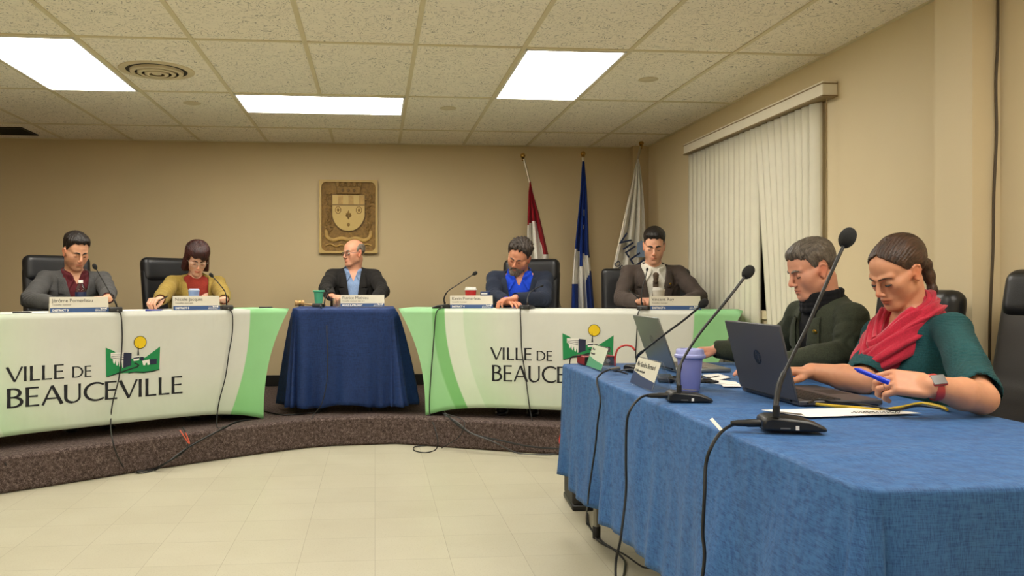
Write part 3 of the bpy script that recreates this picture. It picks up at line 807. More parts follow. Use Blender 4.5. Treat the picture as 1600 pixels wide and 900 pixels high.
# ================================================================ the room
XW, YW, ZC = 2.55, 7.62, 2.42            # right wall, back wall, ceiling
XL, YB, PZ = -5.4, -3.6, .20             # left wall, wall behind the camera, platform height
def struct(name, m, lo=None, hi=None, mb=None, **k):
    mb = mb or MB().box(lo, hi)
    return tag(mb.build(name, m, **k), kind='structure')
FLOOR = floor_mat(); CARPET = carpet_mat(); CEIL = ceil_mat()
struct('floor', FLOOR, (XL, YB, -.1), (XW, YW, 0))
struct('ceiling', CEIL, (XL, YB, ZC), (XW, YW, ZC+.1))
struct('wall_back', WALL, (XL-.1, YW, 0), (XW+.1, YW+.1, ZC))
struct('wall_left', WALL, (XL-.1, YB, 0), (XL, YW, ZC))
struct('wall_front', WALL, (XL-.1, YB-.1, 0), (XW+.1, YB, ZC))
# right wall with the window opening
WY0, WY1, WZ0, WZ1 = 4.62, 6.28, .95, 2.14
w = MB()
w.box((XW, YB, 0), (XW+.1, WY0, ZC)); w.box((XW, WY1, 0), (XW+.1, YW, ZC)); w.box((XW, WY0, 0), (XW+.1, WY1, WZ0)); w.box((XW, WY0, WZ1), (XW+.1, WY1, ZC))
struct('wall_right', WALLR, mb=w)
NIGHT = mat('night window glass', '0a0c10', .05, spec=.6)
w = MB().box((XW+.085, WY0, WZ0), (XW+.095, WY1, WZ1)); win = struct('window_1', NIGHT, mb=w)
fm = MB(); WF = mat('cream window frame', 'd8c9a4', .5)
for a, b in (((XW-.015, WY0-.06, WZ0-.06), (XW+.08, WY0, WZ1+.02)), ((XW-.015, WY1, WZ0-.06), (XW+.08, WY1+.06, WZ1+.02)), ((XW-.015, WY0, WZ0-.06), (XW+.08, WY1, WZ0)), ((XW+.03, 5.42, WZ0), (XW+.08, 5.48, WZ1))): fm.box(a, b)
fm.build('window_frame', WF, win, bevel=.004)
# pillar, corner chase, next wall panel
struct('wall_pillar', WALLR, (2.43, 3.17, 0), (XW, 3.40, ZC))
struct('trim_1', WALL, (2.40, YW-.09, PZ), (XW, YW, ZC))
BASEB = mat('black vinyl baseboard', '17150f', .45)
struct('baseboard_back', BASEB, (XL, YW-.012, PZ), (2.40, YW, PZ+.10), bevel=.003)
struct('baseboard_right', BASEB, (XW-.012, YB, 0), (XW, 3.17, .10), bevel=.003)
# carpeted platform with its cranked front edge
edge = [(-5.4, 2.02), (-3.3, 3.60), (-1.79, 4.74), (-1.355, 5.10), (-.78, 5.52), (-.484, 5.70), (-.3, 5.765), (.148, 5.80), (.349, 5.71), (.936, 5.446), (1.246, 5.31), (XW, 4.72)]
pl = MB(); pl.prism(edge+[(XW, YW), (XL, YW)], 0, PZ)
tag(pl.build('floor_platform', CARPET, bevel=.018), kind='structure')
# ceiling grid, tile border
GX = [.22+.595*k for k in range(-9, 4)]; GY = [4.475+1.22*k for k in range(-6, 3)]
TB = mat('cream ceiling grid', 'd8cdaa', .5)
g = MB()
for i, x in enumerate(GX):
    g.box((x-.012, YB, ZC-.006), (x+.012, 5.695 if i == 8 else YW, ZC+.001))
    if i == 8: g.box((x-.012, 6.915, ZC-.006), (x+.012, YW, ZC+.001))
for y in GY: g.box((XL, y-.012, ZC-.0055), (XW, y+.012, ZC+.001))
g.box((XL, YW-.02, ZC-.006), (XW, YW, ZC)); g.box((XW-.02, YB, ZC-.006), (XW, YW, ZC))
struct('trim_2', TB, mb=g)
g = MB()
# half-row bar beside the middle lamp
g.box((GX[7], 6.305-.012, ZC-.0058), (GX[9], 6.305+.012, ZC)); struct('trim_3', TB, mb=g)
# ---- lamps
def emis(name, c, s):
    t = NT(name); t.b.inputs['Emission Color'].default_value = c; t.b.inputs['Emission Strength'].default_value = s
    t.b.inputs['Base Color'].default_value = (.9, .9, .9, 1)
    n = t.noise(t.coords(), 2, 1); t.l(t.ramp(n, [(.2, tuple(x*.985 for x in c[:3])+(1,)), (.8, c)]), t.b.inputs['Emission Color']); return t.m
LAMP = emis('lit lamp diffuser', (1.0, .95, .86, 1), LAMP_E)
LFR = mat('white lamp frame', 'e8e6e0', .4)
def lamp(x0, x1, y0, y1, label):
    cx, cy = (x0+x1)/2, (y0+y1)/2; a, b = (x1-x0)/2-.012, (y1-y0)/2-.012
    t = thing('ceiling_light', label, 'ceiling light', (cx, cy, ZC), 0, 'recessed ceiling lights')
    MB().box((-a+.012, -b+.012, -.007), (a-.012, b-.012, -.004)).build('diffuser', LAMP, t)
    f = MB()
    for lo, hi in (((-a, -b, -.012), (a, -b+.014, 0)), ((-a, b-.014, -.012), (a, b, 0)), ((-a, -b, -.012), (-a+.014, b, 0)), ((a-.014, -b, -.012), (a, b, 0))): f.box(lo, hi)
    f.build('frame', LFR, t, bevel=.002)
def gx(k): return .22+.595*k
lamp(gx(-4), gx(-3), 4.475, 5.695, 'lit ceiling panel at the left beside the round air diffuser')
lamp(gx(-2), gx(0), 5.695, 6.305, 'wide lit ceiling panel set crosswise above the carved crest')
lamp(gx(1), gx(2), 4.475, 5.695, 'lit ceiling panel at the right, nearest the window blinds')
for k, y in ((-5, 2.035), (-1, 2.035), (2, .815), (-3, -.405), (1, -2.0), (-6, -.4)):
    lamp(gx(k), gx(k+1), y, y+1.22, 'lit ceiling panel out of view over the public side of the room')
# ---- round diffuser and small discs
VW = mat('cream enamelled metal', 'd3c6a4', .45); DK = mat('dark duct', '2b261c', .8)
t = thing('ceiling_vent', 'round ringed air diffuser in the ceiling beside the left lamp', 'vent', (-1.32, 5.15, ZC))
MB().lathe([(.19, -.001), (.19, -.004)], 40).build('backing', DK, t)
MB().lathe([(.222, -.0), (.220, -.005), (.200, -.009), (.180, -.006), (.178, -.001)], 48, cap=False).build('flange', VW, t)
for r, z in ((.142, -.016), (.100, -.020), (.058, -.024)):
    MB().lathe([(r+.014, z+.012), (r+.012, z-.002), (r-.004, z-.006), (r-.014, z-.003), (r-.010, z+.003), (r, z+.012)], 40, cap=False).build('ring', VW, t)
MB().lathe([(.03, -.006), (.028, -.024), (.01, -.028)], 24).build('centre_cone', VW, t)
for (u, v), lb in (((300, 161), 'small round ceiling disc above the woman in mustard'), ((700, 169), 'small round ceiling disc right of the wide lamp'), ((1013, 124), 'small round ceiling disc toward the window')):
    p = at(u, v, z=ZC)
    o = MB().lathe([(.062, .0), (.062, -.003), (.052, -.006), (.044, -.004)], 32).build('ceiling_disc', VW); o.location = p; tag(o, lb, 'sprinkler cover', 'flush sprinkler covers')
p0, p1 = (-3.62, 7.10), (-3.02, 7.42)
t = thing('return_grille', 'dark slotted return air grille in the far left ceiling corner', 'vent', ((p0[0]+p1[0])/2, (p0[1]+p1[1])/2, ZC))
g = MB(); g.box((-.42, -.17, -.008), (.42, -.15, 0)); g.box((-.42, .15, -.008), (.42, .17, 0)); g.box((-.42, -.15, -.008), (-.40, .15, 0)); g.box((.40, -.15, -.008), (.42, .15, 0)); g.build('frame', DK, t)
MB().box((-.40, -.15, -.002), (.40, .15, -.0005)).build('backing', mat('duct black', '0d0b08', .9), t)
g = MB()
for i in range(11): g.box((-.40, -.142+i*.028, -.008), (.40, -.134+i*.028, -.002))
g.build('louvres', DK, t)
# ---- vertical blinds
VAL = mat('ivory valance', 'f0e9d6', .4); VT = mat('brown valance trim', '8f7a55', .45); SLAT = mat('ivory vinyl slat', 'dad5c0', .5, bump=.15, bscale=200)
t = thing('window_blinds', 'ivory vertical blinds under a boxed valance on the right wall', 'blinds', (XW, 5.39, 2.16))
def vb(name, lo, hi, m, par, bv=.003):
    return MB().box([a-b for a, b in zip(lo, (XW, 5.39, 2.16))], [a-b for a, b in zip(hi, (XW, 5.39, 2.16))]).build(name, m, par, bevel=bv)
VF = 2.462
val = vb('valance', (VF, 4.36, 2.16), (XW-.001, 6.42, 2.245), VAL, t, .004)
vb('trim_strip', (VF-.004, 4.355, 2.158), (XW-.002, 6.425, 2.166), VT, val, .001); vb('trim_strip', (VF-.004, 4.355, 2.228), (XW-.002, 6.425, 2.234), VT, val, .001)
random.seed(3)
def slat(yt, yb, i, z0=.16, z1=2.155):
    m = MB(); n = 10; ang = R(-30+random.uniform(-3, 3)); w = .046
    def fn(a, b):
        z = z0+(z1-z0)*b; y = yb+(yt-yb)*b; s = (a-.5)*2
        bow = .017*(1-s*s)
        x = 2.508+math.sin(ang)*s*w*.8-bow*.7
        return (x-XW, y+math.cos(ang)*s*w-5.39, z-2.16)
    m.grid(fn, 6, n); m.build('slat', SLAT, t, solid=.0012, angle=80)
yy = 6.345; gap = .083; k = 0
while yy > 5.22:
    slat(yy, yy+.0, k); yy -= gap; k += 1
ys = yy-.005
j = 0
while ys > 4.44:
    slat(ys+.02*max(0, 1-j/5), ys-.25*max(0, 1-j/8), k); ys -= gap; j += 1; k += 1
c_ = MB(); c_.tube([(2.50-XW, 4.385-5.39, -.0), (2.503-XW, 4.385-5.39, -.9), (2.50-XW, 4.383-5.39, -1.55)], .0025, 6); c_.build('pull_cord', mat('tan cord', '9b8558', .7), t)
# ---- cable down the pillar recess
pts = [at(u, v, y=3.158) for u, v in ((1559, 0), (1559, 60), (1556, 130), (1557, 210), (1553, 300), (1552, 380), (1549, 450), (1547, 505), (1546, 600))]
pts[0].z = ZC
tag(MB().tube([Vector((min(p.x, XW-.01), p.y, p.z)) for p in spline(pts, 5)], .0055, 8).build('wall_cable', mat('brown cable', '4a3c28', .5)), 'thin brown cable hanging down the wall right of the pillar', 'cable')
# ================================================================ tables and covers
TZ = .95                                 # top of the tables on the platform
def stroke(mb, pts, w, z0=0, z1=.0008, M=None):
    """flat pen stroke with a width per point"""
    P = [Vector((p[0], p[1])) for p in pts]; n = len(P); L = []; Rr = []
    for i in range(n):
        t = (P[min(i+1, n-1)]-P[max(i-1, 0)]).normalized(); N = Vector((-t.y, t.x)); ww = w[i] if isinstance(w, (list, tuple)) else w
        L.append(P[i]+N*ww/2); Rr.append(P[i]-N*ww/2)
    b = len(mb.v); f = []
    for q, z in ((L, z0), (Rr, z0), (Rr, z1), (L, z1)):
        for p in q:
            v = Vector((p.x, p.y, z)); mb.v.append(tuple(M @ v) if M else tuple(v))
    for i in range(n-1):
        for a in range(4):
            c = (a+1) % 4; f.append((b+a*n+i, b+c*n+i, b+c*n+i+1, b+a*n+i+1))
    f.append((b, b+3*n, b+2*n, b+n)); f.append((b+n-1, b+2*n-1, b+3*n-1, b+4*n-1))
    for q in f: mb.f.append(list(q)); mb.m.append(0)
def arc(cx, cy, rx, ry, a0, a1, n=18): return [(cx+rx*math.cos(R(a0+(a1-a0)*i/n)), cy+ry*math.sin(R(a0+(a1-a0)*i/n))) for i in range(n+1)]
def letter(mb, ch, x, y, h, M):
    """humanist roman capitals drawn with thick and thin strokes; returns advance"""
    T, t = .125*h, .085*h; S = lambda pts, w: stroke(mb, [(x+a*h, y+b*h) for a, b in pts], w, M=M)
    fl = lambda n: [T*1.08]+[T*.92]*(n-2)+[T*1.08]
    if ch == 'V': S([(.02, 1), (.37, 0)], [T*1.1, T*.9]); S([(.70, 1), (.37, .0)], [t*1.1, t*.7]); return .74
    if ch == 'I': S([(.1, 1), (.1, .5), (.1, 0)], fl(3)); return .28
    if ch == 'L': S([(.1, 1), (.1, .5), (.1, 0)], fl(3)); S([(.1, .04), (.5, .04)], [t*.9, t*1.15]); return .56
    if ch == 'E':
        S([(.1, 1), (.1, .5), (.1, 0)], fl(3))
        for yy_, ww in ((.04, .52), (.52, .47), (.96, .50)): S([(.1, yy_), (ww, yy_)], [t*.85, t*1.1])
        return .62
    if ch == 'D':
        S([(.1, 1), (.1, .5), (.1, 0)], fl(3)); A = arc(.28, .5, .44, .46, 90, -90); n = len(A)
        S([(.1, .96)]+A+[(.1, .04)], [t]+[t+(T-t)*math.sin(math.pi*i/(n-1)) for i in range(n)]+[t]); return .84
    if ch == 'B':
        S([(.1, 1), (.1, .5), (.1, 0)], fl(3))
        for cy, ry, wx in ((.745, .215, .24), (.285, .245, .30)):
            A = arc(.24, cy, wx, ry, 90, -90, 14); n = len(A); S([(.1, cy+ry)]+A+[(.1, cy-ry)], [t]+[t+(T-t)*math.sin(math.pi*i/(n-1)) for i in range(n)]+[t])
        return .64
    if ch == 'A': S([(.36, 1.0), (.02, 0)], [t*.8, t*1.1]); S([(.36, 1.0), (.72, 0)], [T*.9, T*1.1]); S([(.14, .33), (.60, .33)], t*.9); return .76
    if ch == 'U':
        A = arc(.36, .30, .26, .27, 180, 360, 16); S([(.10, 1), (.10, .6)]+A[:9], [T*1.08]+[T]*10); S(A[8:]+[(.62, .6), (.62, 1)], [t]*9+[t, t*1.15]); return .76
    if ch == 'C':
        A = arc(.50, .5, .43, .47, 48, 312, 26); n = len(A); S(A, [t*1.2]+[t+(T-t)*math.sin(math.pi*i/(n-1)) for i in range(1, n-1)]+[t*1.1]); return .80
    return .3
def word(par, name, txt, x, y, h, M, m):
    mb = MB(); cx = x
    for ch in txt: cx += letter(mb, ch, cx, y, h, M)*h*1.0
    mb.build(name, m, par, smooth=False); return cx
INK = mat('printed dark navy', '14161c', .7); LGRN = mat('printed logo green', '10854a', .7); LNAVY = mat('printed logo navy', '1d2340', .7); LYEL = mat('printed sun yellow', 'e8c50e', .7); LWHT = mat('printed white', 'e9e9e2', .7)
def fill(par, name, m, pts, z, M, d=.0005):
    """flat printed patch from an outline (fan-safe ear clip through bmesh)"""
    import bmesh
    bm = bmesh.new(); vs = [bm.verts.new((p[0], p[1], z)) for p in pts]; f = bm.faces.new(vs); bmesh.ops.triangulate(bm, faces=[f])
    r = bmesh.ops.extrude_face_region(bm, geom=bm.faces[:]); bmesh.ops.translate(bm, verts=[v for v in r['geom'] if isinstance(v, bmesh.types.BMVert)], vec=(0, 0, d))
    bm.transform(M); me = bpy.data.meshes.new(name); bm.to_mesh(me); bm.free(); me.materials.append(m)
    return link(bpy.data.objects.new(name, me), par)
def town_logo(par, M, w=.35, z=.0006):
    """valley with road, white hall, spire and sun; unit box w wide, origin at its lower left"""
    k = w/280.0                                       # drawn in a 280 x 190 field
    q = lambda pts: [(a*k, (190-b)*k) for a, b in pts]
    g = fill(par, 'logo', LGRN, q([(0, 48), (40, 66), (70, 95), (125, 108), (168, 104), (198, 106), (232, 84), (276, 55), (272, 172), (232, 180), (190, 184), (140, 178), (90, 176), (40, 180), (2, 190)]), z, M)
    f = lambda nm, m, pts, dz=1: fill(g, nm, m, q(pts), z+.0006*dz, M)
    f('hall', LWHT, [(24, 74), (92, 74), (88, 148), (82, 150), (78, 122), (72, 146), (66, 142), (63, 116), (57, 138), (51, 134), (48, 110), (43, 128), (37, 124), (34, 104), (24, 98)])
    f('hall_side', LNAVY, [(88, 76), (128, 80), (126, 140), (86, 152)], 2)
    for i in range(3): f('hall_line', LNAVY, [(26, 82+7*i), (88, 86+11*i), (88, 89+11*i), (26, 84+7*i)], 2)
    f('spire', INK, [(162, 42), (167, 94), (157, 94)], 2)
    f('church', LWHT, [(136, 98), (166, 96), (166, 118), (138, 120)], 2); f('church_roof', LNAVY, [(136, 104), (168, 101), (168, 107), (138, 110)], 3); f('tower', LNAVY, [(172, 102), (190, 102), (190, 120), (172, 120)], 2)
    f('barn', LWHT, [(182, 122), (222, 116), (222, 142), (210, 144), (208, 132), (200, 134), (198, 144), (188, 144)], 2); f('barn_side', LNAVY, [(220, 116), (258, 116), (257, 142), (221, 142)], 3)
    f('road', INK, [(146, 128), (160, 134), (168, 142), (160, 152), (120, 162), (60, 178), (10, 190), (4, 188), (60, 172), (118, 156), (154, 147), (158, 141), (150, 136), (140, 132)], 2)
    f('river', INK, [(110, 176), (150, 172), (190, 176), (236, 174), (274, 168), (272, 172), (236, 180), (190, 182), (150, 177), (112, 180)], 2)
    c = [(172+33*math.cos(2*math.pi*i/40), 30+32*math.sin(2*math.pi*i/40)) for i in range(40)]; c2 = [(172+30*math.cos(2*math.pi*i/40), 30+29*math.sin(2*math.pi*i/40)) for i in range(40)]
    f('sun_outline', INK, c, .2); f('sun', LYEL, c2, 1)
    return g
def ftable(L, D, z, cx, cy, rz, lab, base=0, leg=None):
    """folding table: top, apron and two wishbone legs"""
    t = thing('folding_table', lab, 'table', (cx, cy, base), rz); h = z-base
    MB().box((-L/2+.012, -D/2+.012, h-.04), (L/2-.012, D/2-.012, h-.006)).build('tabletop', mat('grey laminate', '8f8a80', .5), t, bevel=.006)
    lm = mat('grey steel tube', '8e8c86', .35, .8)
    for sx in (-1, 1):
        for sy in (-1, 1):
            a = spline([(sx*(L/2-.30), sy*.10, h-.05), (sx*(L/2-.22), sy*(D/2-.12), h-.12), (sx*(L/2-.18), sy*(D/2-.09), .35), (sx*(L/2-.16), sy*(D/2-.09), .03)], 6)
            o = MB().tube(a, .0145, 10).build('leg', lm, t)
            MB().lathe([(.018, 0), (.018, .05), (.014, .055)], 12, Matrix.Translation(a[-1]-Vector((0, 0, .03)))).build('foot_cap', M_['rubber'], o)
        o = MB().tube([(sx*(L/2-.18), -D/2+.09, .30), (sx*(L/2-.18), D/2-.09, .30)], .009, 8).build('stretcher', lm, t)
    return t
def cover(L, D, p0, ang, label, tx, words=(), lg=None, inset=.20, arch=.075):
    """stretch cover over the table; p0 = front left top corner, ang = direction of the front edge"""
    dr = Vector((math.cos(ang), math.sin(ang), 0)); nb = Vector((-math.sin(ang), math.cos(ang), 0))
    C = Vector(p0)+dr*L/2+nb*D/2; H = TZ-PZ
    root = MB(); n1, n2, nt = 60, 14, 22
    def per(s):   # perimeter, counter-clockwise from front left; returns (x fraction, y fraction)
        tot = 2*n1+2*n2
        if s <= n1: return (s/n1*2-1, -1)
        s -= n1
        if s <= n2: return (1, s/n2*2-1)
        s -= n2
        if s <= n1: return (1-s/n1*2, 1)
        s -= n1
        return (-1, 1-s/n2*2)
    N = 2*n1+2*n2; vs = []
    for j in range(nt+1):
        t = j/nt
        ix = inset*(1-(1-t)**2.4); iy = .05*math.sin(math.pi*t*.5)
        for i in range(N):
            fx, fy = per(i)
            x = fx*(L/2-ix); yb = D/2-(iy if fy > 0 else (0.0))
            if abs(fy) == 1 and abs(fx) < 1: y = fy*(D/2-(iy if fy > 0 else 0))
            else: y = fy*D/2 if fy < 0 else fy*(D/2-iy)
            if abs(fx) == 1: x = fx*(L/2-ix-.03*t*(1-fy*fy)*math.sin(math.pi*min(t*1.2, 1)))
            u = fx if abs(fy) == 1 else fy
            hem = arch*(1-abs(u)**5)*(1 if abs(fy) == 1 else .5)
            z = H-(H-hem)*t
            if j == 0: x *= .998; z = H
            vs.append((x, y, z+(.0)))
    root.v = vs
    for j in range(nt):
        for i in range(N):
            if n1+n2 <= i < 2*n1+n2 and j > 2: continue       # open on the sitters' side
            a, b = j*N+i, j*N+(i+1) % N; root.f.append([a, a+N, b+N, b]); root.m.append(0)
    # top sheet
    b0 = len(root.v)
    for i in range(n1+1):
        for k in range(3): root.v.append(((i/n1*2-1)*(L/2-.001), (k-1)*(D/2-.001), H+.0015))
    for i in range(n1):
        for k in range(2): a = b0+i*3+k; root.f.append([a, a+3, a+4, a+1]); root.m.append(0)
    o = root.build('table_cover', cover_mat(L), None, angle=50, solid=.0016)
    o.location = (C.x, C.y, PZ); o.rotation_euler = (0, 0, ang); tag(o, label, 'table cover')
    M = Matrix.Translation((tx, -D/2-.0022, 0)) @ Matrix.Rotation(R(90), 4, 'X')
    for txt, xa, xb, y, hh in words:
        mb = MB(); w = sum(letter(mb, ch, 0, 0, 1, M) for ch in txt)-.1; sx = (xb-xa)/(w*hh)
        word(o, 'lettering', txt, 0, 0, hh, M @ Matrix.Translation((xa, y, 0)) @ Matrix.Diagonal((sx, 1, 1, 1)), INK)
    xa, xb, y, hh = lg; w_ = xb-xa
    town_logo(o, M @ Matrix.Translation((xa, y, 0)) @ Matrix.Diagonal((1, hh/(w_*190/280), 1, 1)), w_)
    tb = ftable(L-.13, D-.05, TZ-.008, C.x, C.y, ang, label.replace('cover', 'table hidden under the cover', 1).replace('stretch', 'folding'), PZ)
    return o
LANG, RANG = R(36.1), R(-20)
LP = Vector((-.60, 5.865, 0)); LL = 2.44
LP0 = LP-Vector((math.cos(LANG), math.sin(LANG), 0))*LL
def locx(ang, P0, L, u):
    lo, hi = -1.0, L+.5; c, s = math.cos(ang), math.sin(ang)
    for _ in range(40):
        m = (lo+hi)/2; x, y = P0[0]+c*m, P0[1]+s*m; uu = CU+FPX*(x*_c-y*_s)/(x*_s+y*_c)
        if uu < u: lo = m
        else: hi = m
    return m-L/2
lx_ = lambda u: locx(LANG, LP0, LL, u)
CL = cover(LL, .52, LP0, LANG, 'green and white printed stretch cover at the left, full town name in view', 0,
    [('VILLE', lx_(10), lx_(100), .372, .084), ('DE', lx_(112), lx_(143), .372, .066), ('BEAUCEVILLE', lx_(9), lx_(285), .226, .110)], (lx_(165), lx_(251), .362, .238))
RP0 = Vector((.165, 5.86, 0)); RL = 2.31
rx_ = lambda u: locx(RANG, RP0, RL, u)
CR = cover(RL, .42, RP0, RANG, 'green and white printed stretch cover at the right, partly behind the blue table', 0,
    [('VILLE', rx_(767), rx_(831), .405, .084), ('DE', rx_(838), rx_(863), .405, .066), ('BEAUCEVILLE', rx_(768), rx_(966), .258, .110)], (rx_(879), rx_(960), .415, .238))
for o in COL.objects:
    if o.get('category') == 'table': o['label'] = 'folding table under the left printed cover' if o.location.x < -.5 else 'folding table under the right printed cover'

def draped(name, label, x0, x1, y0, y1, z, drop, m, folds, flare, th=.0016, loc=None, rz=0, corner=.10, hemf=None, nseg=14, topfn=None):
    """cloth over a table: top rings then a hanging skirt with soft folds. folds(side, s, t) -> outward push"""
    cx, cy = (x0+x1)/2, (y0+y1)/2; a, b = (x1-x0)/2, (y1-y0)/2; r = .03
    P = []; ds = .022
    def seg(p, q, nrm, side):
        n = max(2, int((Vector(q)-Vector(p)).length/ds))
        for i in range(n): s = i/n; P.append((Vector(p).lerp(Vector(q), s), Vector(nrm), side, s, 0))
    def crn(c, a0, side):
        for i in range(nseg):
            t = R(a0+90*i/nseg); n = Vector((math.cos(t), math.sin(t))); P.append((Vector(c)+n*r, n, side, i/nseg, math.sin(math.pi*i/nseg)))
    seg((-a+r, -b), (a-r, -b), (0, -1), 'front'); crn((a-r, -b+r), -90, 'c0')
    seg((a, -b+r), (a, b-r), (1, 0), 'right'); crn((a-r, b-r), 0, 'c1')
    seg((a-r, b), (-a+r, b), (0, 1), 'back'); crn((-a+r, b-r), 90, 'c2')
    seg((-a, b-r), (-a, -b+r), (-1, 0), 'left'); crn((-a+r, -b+r), 180, 'c3')
    n = len(P); mb = MB(); rings = []
    half = max(a-b, 0) if a > b else 0; halfy = max(b-a, 0) if b > a else 0
    for k in range(12, 0, -1):            # shrink to the middle line
        q = 1-k/12*.999
        ring = []
        for p, nn, sd, s, c in P:
            mx = min(max(p.x, -half), half); my = min(max(p.y, -halfy), halfy)
            x = mx+(p.x-mx)*q; y = my+(p.y-my)*q
            ring.append((x, y, z+(topfn(x+cx, y+cy) if topfn else 0)))
        rings.append(ring)
    for j in range(0, 4):                 # rounded edge
        t = R(90*j/4); ring = []
        for p, nn, sd, s, c in P: ring.append((p.x+nn.x*.012*math.sin(t), p.y+nn.y*.012*math.sin(t), z-.012*(1-math.cos(t))+(topfn(p.x+cx, p.y+cy)*(1-j/4) if topfn else 0)))
        rings.append(ring)
    nt = 26
    for j in range(0, nt+1):
        t = j/nt; ring = []
        for i, (p, nn, sd, s, c) in enumerate(P):
            o_ = .012+folds(sd, s, t)+(corner[int(sd[1])] if sd[0] == 'c' and isinstance(corner, tuple) else corner if sd[0] == 'c' else 0)*c*t**1.1+flare*t
            hz = drop*(1+(hemf(sd, s) if hemf else 0))
            ring.append((p.x+nn.x*o_, p.y+nn.y*o_, z-.012-(hz-.012)*t))
        rings.append(ring)
    for ring in rings: mb.v += ring
    for j in range(len(rings)-1):
        for i in range(n): mb.f.append([j*n+i, (j+1)*n+i, (j+1)*n+(i+1) % n, j*n+(i+1) % n]); mb.m.append(0)
    mb.f.append(list(range(n))); mb.m.append(0)
    o = mb.build(name, m, None, angle=180, solid=th, loc=(cx, cy, 0)); tag(o, label, 'tablecloth'); return o
# centre table, navy cloth to the platform
def cf(sd, s, t):
    if sd == 'front': return t*(.020*math.sin(s*11+.6+t)+.014*math.sin(s*23+2))*(.3+.7*t)+.012+.035*t*math.exp(-((s-.90)/.035)**2)-.03*t*math.exp(-((s-.83)/.04)**2)+.04*t*math.exp(-((s-.08)/.05)**2)-.03*t*math.exp(-((s-.18)/.05)**2)
    if sd == 'right': return t**.7*(.125+.05*math.sin(s*9+1))
    if sd == 'left': return t**.8*(.085+.035*math.sin(s*15))
    return t*.03*math.sin(s*20)
tag(draped('tablecloth', 'dark navy cloth to the floor on the small centre table', -.575, .135, 5.93, 6.42, TZ+.004, .70, damask('navy damask', '1d3a72', '10234a', .8), cf, .0, corner=(.10, .15, .05, .05), hemf=lambda sd, s: (-.6 if sd == 'back' else .02*math.sin(s*9) if sd == 'front' else -.16*math.sin(math.pi*s) if sd in ('left', 'right') else 0)), kind=None)
ftable(.68, .46, TZ-.002, -.22, 6.175, 0, 'small folding table under the navy cloth', PZ)
# long blue table in the foreground
BX0, BX1, BY0, BY1, BZ = .867, 1.69, 1.39, 3.74, .752
def bf(sd, s, t):
    if sd == 'left':      # s runs from the far end to the near end
        y = BY1+(BY0-BY1)*s
        near = min(1, max(0, (2.75-y)/1.2))
        return t*(.026*math.sin(y*13+.5+t*1.2)+.014*math.sin(y*24+1-t*2)+.007*math.sin(y*47+t))*(.3+.7*t)+near*.07*t**1.2+.012*t+.045*t*math.exp(-((y-2.62)/.09)**2)-.03*t*math.exp(-((y-2.45)/.10)**2)
    if sd == 'front': return t*(.03*math.sin(s*11+1)+.02*math.sin(s*23))+.02*t
    if sd == 'right': return t*(.02*math.sin(s*40)+.01*math.sin(s*71))
    return t*.02*math.sin(s*26)
def btop(x, y):
    f = math.exp(-((y-2.33)/.05)**2-((x-.93)/.10)**2)*.008+math.exp(-((y-2.22+(x-.9)*.5)/.035)**2-((x-.97)/.09)**2)*.008
    e = math.exp(-((y-1.62-(x-.9)*.3)/.05)**2)*.006*math.exp(-((x-1.05)/.2)**2)
    return f+e
BLUE = damask('blue damask', '3c6ba2', '21477a')
draped('tablecloth', 'bright blue cloth over the long table in the foreground', BX0, BX1, BY0, BY1, BZ, .50, BLUE, bf, .0, corner=(.05, .05, -.01, .16), topfn=btop, hemf=lambda sd, s: (.03*math.sin(s*8) if sd == 'left' else 0)+(.25 if sd == 'front' else 0)+(-.72 if sd in ('right', 'c1') else 0)+(-.72*(1-s) if sd == 'c0' else 0)+(-.72+.72*s if sd == 'c2' else 0)+(-.3 if sd == 'back' else 0))
def longtable():
    L, D = BY1-BY0-.03, BX1-BX0-.03
    t = ftable(L, D, BZ-.008, (BX0+BX1)/2, (BY0+BY1)/2, R(90), 'long folding table under the bright blue cloth'); return t
longtable()
